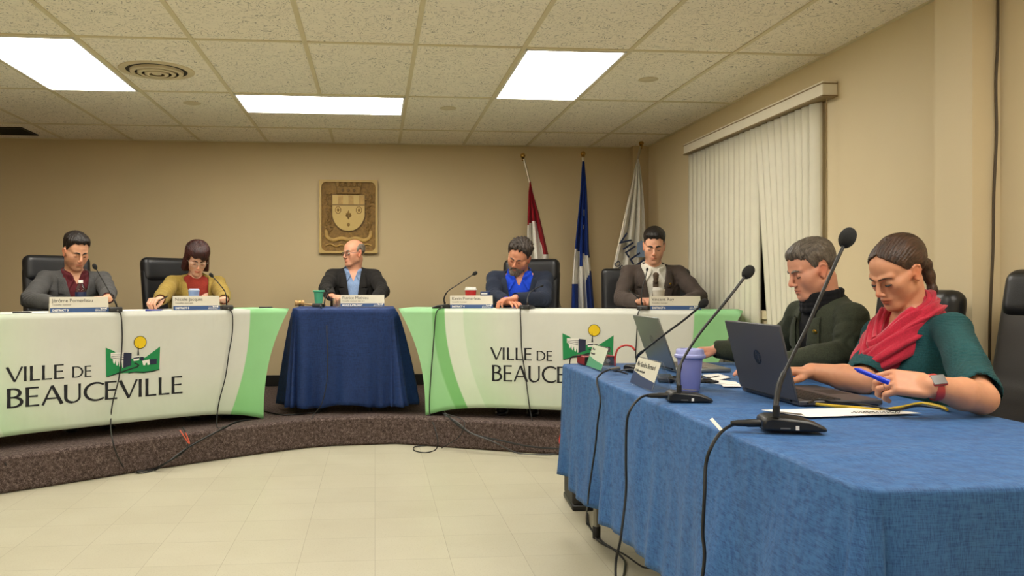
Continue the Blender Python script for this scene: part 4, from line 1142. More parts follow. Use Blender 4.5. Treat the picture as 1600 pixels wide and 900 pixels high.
# ================================================================ things on the tables
def X3(p): return Vector(p)
def mic(base, rz, neck, label, hr=.013, s=1.0, cable=None, group='gooseneck microphones', nr=.0042, sticker=False, led=False):
    """neck, cable: world points. base: world point on the table"""
    t = thing('gooseneck_microphone', label, 'microphone', base, rz, group)
    Wi = (Matrix.Translation(base) @ Matrix.Rotation(rz, 4, 'Z')).inverted()
    b = MB()
    pr = [(-.075, 0), (.075, 0), (.070, .012), (.030, .026), (-.055, .034), (-.072, .028)]     # side outline, x long, z up
    Mx = Matrix.Rotation(R(90), 4, 'X') @ Matrix.Identity(4)
    b.prism([(x*s, z*s) for x, z in pr], -.042*s, .042*s, Mx); b.build('base', M_['black'], t, bevel=.006*s)
    if sticker:
        MB().box((.0*s, -.0432*s, .004*s), (.008*s, -.0424*s, .014*s)).build('label_tab', M_['white_plastic'], t)
        MB().box((-.035*s, -.0432*s, .006*s), (-.012*s, -.0424*s, .009*s)).build('badge', mat('grey print', '6b6b6b', .5), t)
        MB().box((-.045*s, -.012*s, .0335*s), (.025*s, .012*s, .0345*s), Matrix.Translation((0, 0, .004*s)) @ Matrix.Rotation(R(4.5), 4, 'Y')).build('button', mat('grey button', '5a5652', .3), t, bevel=.002)
    pts = [Wi @ Vector(p) for p in neck]
    MB().tube([pts[0]+Vector((0, 0, -.004)), pts[0]+Vector((0, 0, .022*s))], .0085*s, 14).build('neck_socket', M_['black'], t)
    sp = spline(pts, 8)
    MB().tube(sp, [nr*(1.25 if i < len(sp)*.35 else .85) for i in range(len(sp))], 10).build('gooseneck', M_['black'], t)
    d = (sp[-1]-sp[-3]).normalized()
    h = MB().lathe([(hr*.40, -hr*.9), (hr*.62, -hr*.7), (hr*.95, -hr*.1), (hr, hr*.5), (hr*.9, hr*1.2), (hr*.55, hr*1.7), (hr*.05, hr*1.85)], 20, frame(sp[-1], d.orthogonal(), d))
    h.build('foam_head', M_['foam'], t, sub=1)
    if cable:
        cp = [Wi @ Vector(p) for p in cable]
        o = MB().tube(spline(cp, 8), .0042*max(s, .8), 8).build('cable', M_['rubber'], t)
        d = (cp[1]-cp[0]).normalized()
        MB().lathe([(.0095*s, 0), (.0098*s, .03*s), (.0085*s, .034*s), (.0080*s, .055*s), (.005*s, .070*s)], 14, frame(cp[0]-d*.005, d.orthogonal(), d)).build('connector', M_['silver'] if not sticker else M_['black'], o)
    return t
PLW = mat('cream name card', 'cfc9b8', .6); PLB = mat('blue name card band', '2c4c7c', .6); PLT = mat('name card lettering', '3b3a36', .7); PLS = mat('white card lettering', 'e9e6dc', .6)
def plate(c, rz, l1, l2, l3, label, w=.335, h=.098):
    """folded card standing like a tent; c = centre of the front lower edge, rz turns its front (-y)"""
    t = thing('name_plate', label, 'name plate', c, rz, 'folded name plates on the printed tables')
    tl = R(-14); d = .05
    M = Matrix.Rotation(R(90)-R(14), 4, 'X')
    def slab(nm, z0, z1, m, dz=0): return MB().box((-w/2, z0, 0+dz), (w/2, z1, .0016+dz), M).build(nm, m, t)
    slab('card', .0, h, PLW); bd = slab('blue_band', .0015, h*.30, PLB, .0012)
    MB().box((-w/2, 0, -.0016), (w/2, h, 0), Matrix.Translation((0, d, 0)) @ Matrix.Rotation(R(90)+R(14), 4, 'X')).build('back_leaf', PLW, t)
    Z = Matrix.Translation((0, 0, .0020))
    text_obj('name_text', l1, .030, PLT, t, M @ Matrix.Translation((-w/2+.012, h*.66, .0018)))
    text_obj('title_text', l2, .0125, PLT, t, M @ Matrix.Translation((-w/2+.013, h*.46, .0018)))
    text_obj('district_text', l3, .0175, PLS, t, M @ Matrix.Translation((-w/2+.012, h*.085, .0030)), bold=.0005)
    lg = text_obj('small_logo_text', 'BEAUCEVILLE', .0105, PLS, t, M @ Matrix.Translation((w/2-.078, h*.06, .0030)))
    text_obj('small_logo_text', 'VILLE DE', .006, PLS, t, M @ Matrix.Translation((w/2-.076, h*.165, .0030)))
    fill(t, 'small_logo', PLS, [(0, 0), (.02, .003), (.036, .0), (.036, .013), (.025, .006), (.018, .008), (.010, .005), (0, .012)], .0030, M @ Matrix.Translation((w/2-.047, h*.165, 0)))
    return t
def tpos(line, t, back, z=TZ+.003):
    """a point on the printed tables: t metres along the front edge, back metres from it"""
    a, p = (LANG, LP0) if line == 'L' else (RANG, RP0)
    return Vector((p.x+math.cos(a)*t-math.sin(a)*back, p.y+math.sin(a)*t+math.cos(a)*back, z))
def find_t(line, u, back):
    a0, a1 = 0, LL if line == 'L' else RL
    def U(t):
        p = tpos(line, t, back); d = p.x*_s+p.y*_c; return CU+FPX*(p.x*_c-p.y*_s)/d
    for _ in range(40):
        m = (a0+a1)/2
        if U(m) < u: a0 = m
        else: a1 = m
    return (a0+a1)/2
def onL(u, back, z=TZ+.003): return tpos('L', find_t('L', u, back), back, z)
def onR(u, back, z=TZ+.003): return tpos('R', find_t('R', u, back), back, z)
def dep(p): return p.x*_s+p.y*_c
plate(onL(125, .05), LANG-R(6), 'Jérôme Pomerleau', 'Conseiller municipal', 'DISTRICT 3', 'cream and blue name plate standing before the man in the charcoal blazer', .325, .095)
plate(onL(308, .05), LANG-R(10), 'Nicole Jacques', 'Conseillère municipale', 'DISTRICT 5', 'cream and blue name plate standing before the woman in mustard', .30, .095)
plate(Vector((-.090, 5.99, TZ+.009)), R(2), 'Patrice Mathieu', 'Conseiller municipal, siège no 1', 'MAIRE SUPPLÉANT', 'cream and blue name plate on the navy centre table', .315, .088)
plate(onR(737, .05), R(0), 'Kevin Pomerleau', 'Conseiller municipal', 'DISTRICT 4', 'cream and blue name plate beside the red cup', .30, .093)
plate(onR(1056, .05), R(-4), 'Vincent Roy', 'Conseiller municipal', 'DISTRICT 6', 'cream and blue name plate before the man with the tie', .335, .093)
# ---- microphones on the platform tables. neck given by picture rays at the depth of the base
def ray_pts(l, d0, d1):
    n = len(l)-1; return [at(u, v, d=d0+(d1-d0)*i/n) for i, (u, v) in enumerate(l)]
def drop_cable(l, d): return [at(u, v, d=dd) for (u, v), dd in zip(l, d)]
b = onL(180, .06); D = dep(b); 
def front(line, u, out=.012):
    a, p = (LANG, LP0) if line == 'L' else (RANG, RP0); n = Vector((math.sin(a), -math.cos(a), 0)); q = Vector((p.x, p.y, 0))+n*out
    r = ray(u, 447); k = (q.dot(n))/(r.x*n.x+r.y*n.y); return k
def hang(line, l, extra=0.0):
    return [at(u, v, d=front(line, u, .014+extra*i/len(l))) for i, (u, v) in enumerate(l)]
floorp = lambda u, v, z=.006: at(u, v, z=z)
def riser(u, v, dz=.012): return at(u, v, z=.1)
mic(b, LANG+R(75), ray_pts([(183, 484), (181, 474), (172, 458), (160, 437), (149, 418)], D, D-.03), 'black gooseneck microphone bending toward the man in the charcoal blazer', .014, .9,
    [onL(184, .045, TZ+.016), onL(184, .015, TZ+.014), onL(184, -.002, TZ+.008)]+hang('L', [(189, 492), (191, 520), (190, 550), (186, 590), (176, 630), (173, 660)])+[at(175, 684, d=4.74), at(184, 714, d=4.76), floorp(200, 737), floorp(222, 739), floorp(245, 733)])
b = onL(353, .06); D = dep(b)
mic(b, LANG+R(75), ray_pts([(354, 481), (354, 473), (352, 457), (342, 443), (331, 431)], D, D-.03), 'black gooseneck microphone bending toward the woman in mustard', .013, .9,
    [onL(357, .045, TZ+.016), onL(357, .015, TZ+.014), onL(357, -.002, TZ+.008)]+hang('L', [(363, 491), (363, 520), (358, 550), (352, 590), (343, 625), (339, 652)])+[at(340, 668, z=PZ+.004), at(350, 667, z=PZ+.004)])
b = Vector((-.405, 6.0, TZ+.01)); D = dep(b)
mic(b, R(80), ray_pts([(506, 479), (507, 472), (509, 463), (512, 455), (516, 449)], D, D+.05), 'short black microphone beside the mint green cup', .010, .8,
    [Vector((-.39, 5.975, TZ+.022)), Vector((-.385, 5.935, TZ+.020)), Vector((-.385, 5.912, TZ+.008)), at(509, 489, d=5.90), at(511, 530, d=5.80), at(512, 570, d=5.74), at(510, 600, d=5.70), at(503, 630, d=5.68), at(492, 645, d=5.70), at(487, 654, d=5.66)])
b = onR(690, .05); D = dep(b)
mic(b, R(170), ray_pts([(695, 476), (694, 466), (700, 455), (715, 445), (730, 435), (741, 428)], D, D-.06), 'black microphone arching right beside the red cup, in the open', .014, .9,
    [onR(690, .045, TZ+.016), onR(690, .015, TZ+.014), onR(690, -.002, TZ+.008)]+hang('R', [(683, 486), (680, 500), (677, 540), (673, 590), (671, 630), (672, 650)])+[at(678, 665, d=5.66), at(684, 688, d=5.58), floorp(681, 702), floorp(665, 707), floorp(648, 704), floorp(648, 698), floorp(668, 696)])
b = onR(824, .06); D = dep(b)
mic(b, RANG+R(80), ray_pts([(825, 477), (824, 470), (826, 461), (833, 453), (846, 447)], D, D+.14), 'small black microphone lying low before the bearded man', .009, .9,
    [onR(816, .045, TZ+.016), onR(816, .015, TZ+.014), onR(816, -.002, TZ+.008)]+hang('R', [(813, 484), (814, 510), (815, 545), (820, 580), (824, 610), (828, 640)])+[at(833, 662, d=5.56)])
b = onR(1007, .06); D = dep(b)
mic(b, RANG+R(80), ray_pts([(1003, 477), (1002, 468), (1004, 450), (1008, 435), (1011, 422)], D, D+.05), 'thin black microphone standing before the man with the tie', .009, .9,
    [onR(1001, .045, TZ+.016), onR(1001, .015, TZ+.014), onR(1001, -.002, TZ+.008)]+hang('R', [(997, 490), (995, 520), (993, 560)]))
# ---- drinks and small things on the platform tables
def cup(name, c, prof, m, label, cat='cup', lid=None, band=None, lidm=None, n=28):
    t = thing(name, label, cat, c)
    MB().lathe(prof, n).build('body', m, t, sub=0)
    if lid: MB().lathe(lid, n).build('lid', lidm, t)
    if band: MB().lathe(band[0], n, cap=False).build(band[2] if len(band) > 2 else 'band', band[1], t)
    return t
# water bottle
c = onL(126, .36)
t = thing('water_bottle', 'clear water bottle with a dark blue label behind the left name plate', 'bottle', c)
MB().lathe([(.030, 0), (.032, .004), (.032, .06), (.030, .07), (.032, .08), (.032, .120), (.029, .140), (.018, .162), (.0125, .172), (.0125, .182)], 28).build('body', M_['glass'], t)
MB().lathe([(.0325, .075), (.0328, .076), (.0328, .118), (.0325, .119)], 28, cap=False).build('label_sleeve', mat('dark blue bottle label', '16264a', .4), t)
MB().lathe([(.0145, .176), (.0145, .193), (.013, .195)], 20).build('cap', M_['white_plastic'], t)
cup('cup', onL(303, .30), [(.028, 0), (.036, .122), (.036, .125), (.033, .125), (.026, .01)], mat('pale blue paper', '7f97c4', .5), 'pale blue patterned cup behind the name plate of the woman in mustard', lid=[(.037, .122), (.038, .131), (.033, .133), (.031, .140)], lidm=mat('blue white lid', 'b4c2dc', .4))
c = at(498, 479, d=6.15); c.z = TZ+.009
cup('cup', c, [(.026, 0), (.036, .105), (.044, .108), (.044, .118), (.041, .120), (.033, .112), (.024, .006)], mat('mint green plastic', '4fae88', .35), 'mint green flared cup on the navy centre table')
c = at(526, 478, d=6.05); c.z = TZ+.009
cup('drinking_glass', c, [(.026, 0), (.031, .062), (.0285, .062), (.0245, .006)], M_['glass'], 'low clear glass beside the centre name plate', 'glass')
c = onR(736, .20); c.y += .02
cup('cup', c, [(.030, 0), (.041, .128), (.041, .131)], mat('red paper cup', 'b01f20', .5), 'red takeaway cup with a white lid behind the name plate', lid=[(.0425, .128), (.0435, .137), (.039, .139), (.037, .150), (.033, .151)], lidm=M_['white_plastic'])
c = onR(1029, .22)
cup('cup', c, [(.031, 0), (.041, .125), (.041, .128)], mat('off white paper cup', 'b9b4a6', .6), 'off white takeaway cup behind the right name plate', lid=[(.0425, .125), (.044, .134), (.039, .136), (.038, .148), (.034, .149)], lidm=mat('grey white lid', 'c9c6bd', .4))
c = onR(758, .22); t = thing('phone_stand_pad', 'navy blue box beside the red cup', 'box', c, RANG)
MB().box((-.032, -.02, 0), (.032, .02, .118)).build('body', mat('navy box card', '1d3564', .6), t, bevel=.003); MB().box((-.024, -.0212, .098), (.02, -.0202, .108)).build('print_strip', M_['paper'], t)
t.name = 'small_box'
# gavel and its block
c = at(480, 480, d=6.02); c.z = TZ+.009
t = thing('gavel', 'pale wooden gavel lying on the navy centre table', 'gavel', c, R(5))
Mh = Matrix.Translation((-.055, -.01, .026)) @ Matrix.Rotation(R(8), 4, 'Z') @ Matrix.Rotation(R(90), 4, 'Y')
MB().lathe([(.019, -.034), (.022, -.031), (.022, -.018), (.017, -.014), (.021, -.008), (.021, .008), (.017, .014), (.022, .018), (.022, .031), (.019, .034)], 24, Mh).build('head', M_['wood'], t)
MB().lathe([(.023, -.004), (.023, .004)], 24, Mh, cap=False).build('brass_band', M_['brass'], t)
MB().tube([(-.03, -.006, .022), (.02, 0, .016), (.10, .008, .014), (.135, .011, .014)], [.006, .007, .011, .008], 14).build('handle', M_['wood'], t)
# pens and papers
def pen(p, d, label, c, l=.14, r=.0045, tip=True):
    t = thing('pen', label, 'pen', p); d = Vector(d).normalized()
    M = frame((0, 0, 0), d.orthogonal(), d); MB().lathe([(r, 0), (r, l*.86), (r*.4, l*.97), (r*.15, l)], 12, M).build('barrel', c, t)
    MB().lathe([(r*1.15, -.002), (r*1.15, l*.30), (r, l*.32)], 12, M).build('cap', c, t); return t
BLK = M_['black']
BLUEP = mat('blue pen plastic', '1b2f9a', .3)
def sheet(c, w, h, rz, label, m=None):
    o = MB().box((-w/2, -h/2, 0), (w/2, h/2, .0012)).build('paper_sheet', m or M_['paper']); o.location = c; o.rotation_euler = (0, 0, rz); tag(o, label, 'paper'); return o
pen(onL(228, .05, TZ+.008), (math.cos(LANG), math.sin(LANG), 0), 'blue pen lying flat near the hand of the woman in mustard', BLUEP, .11)
pen(onL(20, .10, TZ+.008), (math.cos(LANG), math.sin(LANG)-.2, 0), 'dark pen lying flat at the far left table end', BLK, .10)
pen(onL(405, .22, TZ+.008), (1, .3, 0), 'dark pen lying on the green right end of the left table', BLK, .10)
sheet(onL(205, .25, TZ+.0035), .21, .28, LANG, 'white paper sheet between the two left microphones')
sheet(onL(60, .25, TZ+.0035), .21, .28, LANG+.2, 'white paper sheet at the left elbow of the charcoal blazer')
sheet(onR(800, .22, TZ+.0035), .21, .15, RANG, 'white paper sheet under the hand of the bearded man')
sheet(onR(985, .22, TZ+.0035), .21, .16, RANG, 'white paper sheet before the man with the tie')
# ================================================================ blue table
# ---- laptops
def laptop(hy0, hy1, hx, lid, label, lidh, lean, depth, cm, keym, logo=None, th=.008):
    """hinge runs along y at x = hx; the screen faces +x"""
    W_ = hy1-hy0; t = thing('laptop', label, 'laptop', (hx, (hy0+hy1)/2, BZ+.004))
    b = MB(); b.box((0, -W_/2, 0), (depth, W_/2, .015)); b.build('base', cm, t, bevel=.004)
    k = MB()
    for i in range(6):
        for j in range(14):
            y = -W_/2+.022+j*(W_-.044)/14; x = .035+i*.0185
            k.box((x, y, .015), (x+.015, y+(W_-.044)/14-.003, .0168))
    k.build('keyboard', keym, t)
    MB().box((depth-.085, -.05, .015), (depth-.015, .05, .0155)).build('touchpad', keym, t, bevel=.001)
    a = math.atan2(lean, lidh); M = Matrix.Translation((0.002, 0, .014)) @ Matrix.Rotation(-a, 4, 'Y')
    l = MB().box((-th, -W_/2, 0), (0, W_/2, math.hypot(lidh, lean)), M).build('screen_lid', cm, t, bevel=.0035)
    MB().box((0, -W_/2+.008, .014), (.0008, W_/2-.008, math.hypot(lidh, lean)-.010), M).build('screen', mat('dark screen', '0c0d10', .12), l)
    MB().tube([(0.0, -W_/2+.04, .012), (0.0, W_/2-.04, .012)], .0065, 12).build('hinge', M_['black'], t)
    hh = math.hypot(lidh, lean)
    ML = M @ Matrix.Translation((-th-.0002, 0, hh*.52)) @ Matrix.Rotation(R(-90), 4, 'Z') @ Matrix.Rotation(R(90), 4, 'X')
    r = .0235
    ring = MB().lathe([(r, 0), (r, .0006)], 40, ML); o = ring.build('logo_disc', logo[0], l)
    text_obj('logo_letters', 'hp', .040, logo[1], o, ML @ Matrix.Translation((-.0155, -.007, .0004)), shear=.35, extrude=.0004, bold=-.0006)
    return t
LDK = mat('dark ash laptop metal', '45454a', .42, .25); LSV = mat('silver laptop metal', '8f9391', .35, .8); KEY = mat('black keys', '1c1c1e', .5); KEYS = mat('silver grey keys', '77726a', .45)
laptop(2.335, 2.715, 1.245, None, 'dark grey laptop open before the woman in the teal top', .225, .056, .262, LDK, KEY, (mat('black gloss', '15161a', .2), LDK))
laptop(3.29, 3.615, 1.230, None, 'silver grey laptop open at the far end before the man in green', .212, .075, .235, LSV, KEYS, (mat('grey disc', '555855', .3), LSV))
# ---- near microphones
b1, b2, b3 = Vector((1.085, 3.32, BZ+.004)), Vector((.965, 2.475, BZ+.004)), Vector((1.012, 1.935, BZ+.009))
mic(b3, R(-13), ray_pts([(1213, 648), (1213, 628), (1219, 597), (1236, 561), (1262, 509), (1288, 450), (1308, 406), (1322, 376)], 1.985, 2.12), 'large black microphone nearest the camera with a thick gooseneck', .0215, 1.0,
    [at(1184, 661, d=2.01), at(1172, 661, d=2.01), at(1150, 662, d=2.03), at(1128, 674, d=1.99), at(1112, 697, d=1.93), at(1103, 725, d=1.93), at(1101, 770, d=1.91), at(1098, 830, d=1.90), at(1097, 905, d=1.88), Vector((.66, 1.80, .10)), Vector((.60, 1.85, .006)), Vector((.5, 1.7, .006))], sticker=True, nr=.0054)
mic(b2, R(-8), ray_pts([(1061, 612), (1060, 596), (1061, 578), (1069, 558), (1094, 520), (1130, 476), (1152, 448), (1167, 428)], 2.49, 2.62), 'black microphone standing beside the lilac tumbler', .0185, .9,
    [at(1040, 618, d=2.51), at(1030, 618, d=2.51), at(1016, 617, d=2.52), at(1000, 622, d=2.46), at(985, 640, d=2.42), at(979, 665, d=2.42), at(978, 720, d=2.41), at(978, 770, d=2.40), at(970, 840, d=2.36), at(962, 905, d=2.34), Vector((.66, 2.1, .006)), Vector((.5, 1.9, .006))], sticker=True, nr=.0052)
mic(b1, R(-70), ray_pts([(996, 566), (997, 556), (1008, 546), (1040, 521), (1070, 499), (1097, 476)], 3.37, 3.08), 'black microphone leaning low over the silver laptop', .016, .85,
    [Vector((.975, 3.25, .778)), Vector((.935, 3.22, .778)), Vector((.90, 3.17, .776)), Vector((.868, 3.13, .768)), Vector((.850, 3.115, .745)), at(938, 625, x=.838), at(934, 660, x=.828), at(930, 700, x=.820), at(924, 740, x=.815), at(919, 780, x=.818), floorp(917, 818, .008), floorp(935, 845, .008), floorp(975, 866, .008), floorp(1003, 885, .008), floorp(1035, 898, .008), Vector((1.1, 2.5, .006))], nr=.005)
# cable tag
o = MB().box((-.004, -.020, -.0008), (.004, .020, .0008)).build('cable_tag', M_['paper']); p = at(1119, 663, d=2.0); o.matrix_world = frame(p, at(1128, 672, d=2.0)-at(1112, 654, d=2.03), (-.6, -.3, .8)); tag(o, 'small white tag wrapped on the nearest microphone cable', 'tag')
# ---- lilac tumbler
LIL = mat('lilac plastic', '8f93cf', .35)
t = thing('tumbler', 'tall lilac tumbler with a screw lid on the blue table', 'tumbler', (1.065, 2.72, BZ+.003))
MB().lathe([(.029, 0), (.032, .003), (.0425, .116), (.043, .118), (.040, .118), (.029, .004)], 36).build('body', LIL, t)
MB().lathe([(.0455, .110), (.0515, .114), (.0520, .122), (.047, .125), (.0455, .138), (.043, .142), (.030, .142), (.028, .136)], 36).build('lid', mat('pale lilac lid', '9ea3d8', .35), t, bevel=.0012)
# ---- acrylic name stands
AC = mat('clear acrylic', 'f2f6f4', .04, trans=1, alpha=.22)
def stand(c, L, lines, label, cardcol, bandcol):
    t = thing('name_stand', label, 'name plate', c, 0, 'acrylic name stands on the blue table')
    # front leaf leans back toward +x
    M = Matrix.Rotation(R(-90), 4, 'Z') @ Matrix.Rotation(R(90-19), 4, 'X')
    MB().box((-L/2, 0, -.0015), (L/2, .104, .0015), M).build('acrylic_front', AC, t, bevel=.0008)
    MB().box((-L/2, 0, -.0015), (L/2, .104, .0015), Matrix.Translation((.070, 0, 0)) @ Matrix.Rotation(R(-90), 4, 'Z') @ Matrix.Rotation(R(90+19), 4, 'X')).build('acrylic_back', AC, t, bevel=.0008)
    MB().box((-L/2+.004, .004, .0018), (L/2-.004, .100, .0024), M).build('card', cardcol, t)
    b = MB(); b.prism([(-L/2+.004, .004), (L/2-.004, .004), (L/2-.004, .030), (-.02, .038), (-L/2+.004, .050)], .0025, .0029, M); b.build('card_band', bandcol, t)
    for s_, sz, y in lines: text_obj('card_text', s_, sz, PLT, t, M @ Matrix.Translation((-L/2+.018, y, .0026)), bold=.0002)
    return t
stand(Vector((.925, 2.815, BZ+.004)), .245, [('Me Sandra Bernard', .0245, .070), ('Greffière municipale', .0125, .050)], 'clear stand with the name card nearest the lilac tumbler', mat('cream card', 'c9c6b4', .6), mat('navy card band', '24375c', .5))
stand(Vector((.930, 3.46, BZ+.004)), .245, [('Ville de', .014, .078), ('Beauceville', .014, .058)], 'clear stand with a green edged card at the far end of the blue table', mat('pale card', 'c6cdb8', .6), mat('green card band', '4d9a72', .5))
# ---- red recorder box, red patch lead, black phone, charger
c = Vector((1.0, 3.675, BZ+.004))
t = thing('audio_box', 'red and black audio box at the far corner of the blue table', 'audio box', c, R(5))
MB().box((-.075, -.05, 0), (.075, .05, .040)).build('body', mat('red metal case', '8e1219', .4), t, bevel=.005); MB().box((-.072, -.0515, .004), (.072, -.0495, .036)).build('front_panel', M_['black'], t, bevel=.001)
for i in range(3): MB().lathe([(.009, 0), (.008, .012)], 14, Matrix.Translation((-.045+.04*i, -.051, .02)) @ Matrix.Rotation(R(90), 4, 'X')).build('knob', M_['silver'], t)
tag(MB().tube(spline([at(961, 572, d=3.5), at(961, 560, d=3.5), at(965, 546, d=3.5), at(975, 540, d=3.5), at(986, 541, d=3.48), at(992, 547, d=3.46)], 8), .0042, 8).build('patch_lead', mat('red rubber', 'b5231e', .45)), 'red patch lead arching up behind the far clear stand', 'cable')
c = Vector((1.085, 3.02, BZ+.004))
t = thing('desk_phone', 'small black handset lying behind the nearer clear stand', 'phone', c, R(75))
MB().box((-.075, -.03, 0), (.075, .03, .018)).build('body', M_['black'], t, bevel=.006); MB().box((-.03, -.022, .018), (.05, .022, .0188)).build('screen', mat('grey screen', '3a3f44', .15), t)
# ---- tangles
def cable(label, pts, m, r=.0032, n=6, name='cable'): return tag(MB().tube(spline(pts, n), r, 6).build(name, m), label, 'cable')
random.seed(11)
tz = BZ+.009
P = []
for i in range(22):
    a = i*1.35; P.append((1.15+.075*math.cos(a*1.1)+.02*random.uniform(-1, 1), 2.92+.10*math.sin(a*.9)+.02*random.uniform(-1, 1), tz+random.uniform(0, .016)))
cable('tangled thin black lead between the tumbler and the dark laptop', P+[(1.25, 3.02, tz), (1.33, 3.10, tz)], M_['rubber'], .0022)
cable('white charging lead lying beside the black tangle', [(1.18, 3.0, tz-.003), (1.22, 2.95, tz+.004), (1.20, 2.88, tz), (1.25, 2.84, tz), (1.30, 2.80, tz), (1.36, 2.76, tz)], M_['white_plastic'], .003)
cable('thin black lead between the two clear stands', [(1.0, 3.2, tz), (.96, 3.24, tz+.01), (.98, 3.3, tz), (1.04, 3.28, tz+.01), (1.05, 3.2, tz), (1.08, 3.12, tz)], M_['rubber'], .003)
cable('thin dark lead looping over the left edge beside the far clear stand', [at(925, 554, d=3.72), at(905, 556, d=3.74), at(893, 558, d=3.76), at(890, 568, d=3.77), at(889, 590, d=3.78)], M_['rubber'], .003)
YEL = mat('yellow cable', 'c9a92c', .45)
cable('yellow network cable running in front of the dark laptop', [at(1272, 631, z=tz), at(1300, 634, z=tz), at(1340, 637, z=tz), at(1375, 640, z=tz), at(1408, 636, z=tz), at(1440, 630, z=tz), at(1468, 635, z=tz), at(1480, 640, z=tz)], YEL, .0045)
cable('black power lead twisted along the yellow cable', [at(1262, 630, z=tz+.006), at(1278, 624, z=tz+.012), at(1300, 628, z=tz+.008), at(1335, 630, z=tz+.01), at(1370, 636, z=tz+.006), at(1400, 641, z=tz+.004), at(1432, 634, z=tz+.006), at(1470, 638, z=tz)], M_['rubber'], .0036)
def quad_sheet(l, label, m, z=BZ+.0065):
    P = [at(u, v, z=z) for u, v in l]; mb = MB(); n = len(P); mb.add(P+[p+Vector((0, 0, .0012)) for p in P], [tuple(range(n)), tuple(range(n, 2*n))]+[(i, (i+1) % n, n+(i+1) % n, n+i) for i in range(n)])
    return tag(mb.build('paper_sheet', m), label, 'paper')
qs = quad_sheet([(1190, 641), (1355, 637), (1440, 646), (1265, 652)], 'white sheet with pen scribbles behind the nearest microphone', M_['paper'])
for k in range(7):
    u0 = 1330+k*11; o = MB().tube(spline([at(u0+2*j, 644+1.6*math.sin(j*2.1+k), z=BZ+.0085) for j in range(6)], 3), .0007, 4).build('handwriting', M_['ink'], qs)
quad_sheet([(1098, 586), (1122, 584), (1142, 590), (1112, 595)], 'white note card left of the dark laptop, farther one', M_['paper'])
quad_sheet([(1118, 593), (1150, 597), (1160, 604), (1130, 604)], 'white note card left of the dark laptop, nearer one', M_['paper'])
# ---- under the blue table
t = thing('speaker_cabinet', 'black speaker cabinet on the floor under the far table end', 'speaker', (1.13, 4.13, 0), R(-4))
MB().box((-.15, -.14, .02), (.15, .14, .60)).build('body', mat('black grained cabinet', '1a1817', .6, bump=.3, bscale=300), t, bevel=.02)
MB().box((-.13, -.146, .05), (.13, -.139, .57)).build('front_grille', mat('dark grille', '222020', .7, bump=.8, bscale=900), t, bevel=.004)
MB().box((-.152, -.142, 0), (.152, .142, .03)).build('foot_plinth', M_['black'], t, bevel=.008)
cable('black floor cable curling beside the grey table leg', [floorp(918, 802), floorp(921, 822), floorp(940, 845), floorp(958, 858), floorp(975, 875), floorp(976, 890), floorp(973, 905)], M_['rubber'], .004)
cable('red lead under the far end of the blue table', [(1.12, 3.75, .02), (1.06, 3.70, .05), (1.10, 3.62, .03), (1.2, 3.6, .006), (1.4, 3.6, .006)], mat('red lead', 'b03020', .5), .004)
# ---- cables on and below the platform
B = M_['rubber']
def on_riser(u, v, z): return at(u, v, z=z)
cable('black cable drooping over the platform edge below the left lettering', [at(392, 655, z=PZ+.006), at(368, 660, z=PZ+.006), at(340, 674, d=5.19), at(310, 690, d=5.08), at(285, 705, d=5.00), at(262, 722, d=4.93), floorp(236, 734), floorp(214, 737)], B, .006)
cable('second black cable bundled over the left platform edge', [at(286, 668, d=5.10), at(292, 680, d=5.04), at(294, 694, d=5.03), at(285, 708, d=5.0), at(262, 722, d=4.93), floorp(242, 735)], B, .005)
cable('red lead clipped on the left platform riser', [at(281, 672, d=5.02), at(287, 681, d=5.01), at(293, 690, d=5.0), at(296, 692, d=5.0), at(290, 676, d=5.01)], mat('orange red lead', 'c4543a', .5), .004)
cable('black cable at the far left foot of the platform', [at(-20, 700, d=4.45), at(2, 716, d=4.42), at(12, 732, d=4.45), floorp(22, 748), floorp(50, 754), floorp(80, 753)], B, .006)
cable('black cable bundle crossing the right platform riser', [at(690, 640, z=PZ+.006), at(700, 650, d=5.62), at(720, 668, d=5.55), at(745, 680, d=5.50), at(790, 690, d=5.42), at(830, 698, d=5.36), at(884, 702, d=5.25)], B, .006)
cable('grey cable beside the bundle on the right riser', [at(694, 648, d=5.64), at(715, 660, d=5.56), at(735, 676, d=5.50), at(770, 690, d=5.42), floorp(810, 708), floorp(850, 710), floorp(884, 708)], mat('grey cable', '4a4a4c', .5), .005)
cable('thin black cable looping onto the floor under the right lettering', [at(692, 646, d=5.64), at(722, 655, d=5.55), at(725, 668, d=5.5), at(716, 684, d=5.52), at(700, 694, d=5.60), floorp(690, 700)], B, .003)
cable('red lead hooked on the right riser beside the blue cloth', [at(878, 666, d=5.27), at(880, 680, d=5.24), at(879, 699, d=5.22), at(874, 690, d=5.24), at(876, 678, d=5.25)], mat('red clip lead', 'c23a30', .5), .004)
cable('black cable lying on the platform left of the navy cloth', [at(404, 640, z=PZ+.006), at(420, 644, z=PZ+.006), at(438, 648, z=PZ+.006), at(455, 648, z=PZ+.006), at(500, 644, z=PZ+.006)], B, .005)
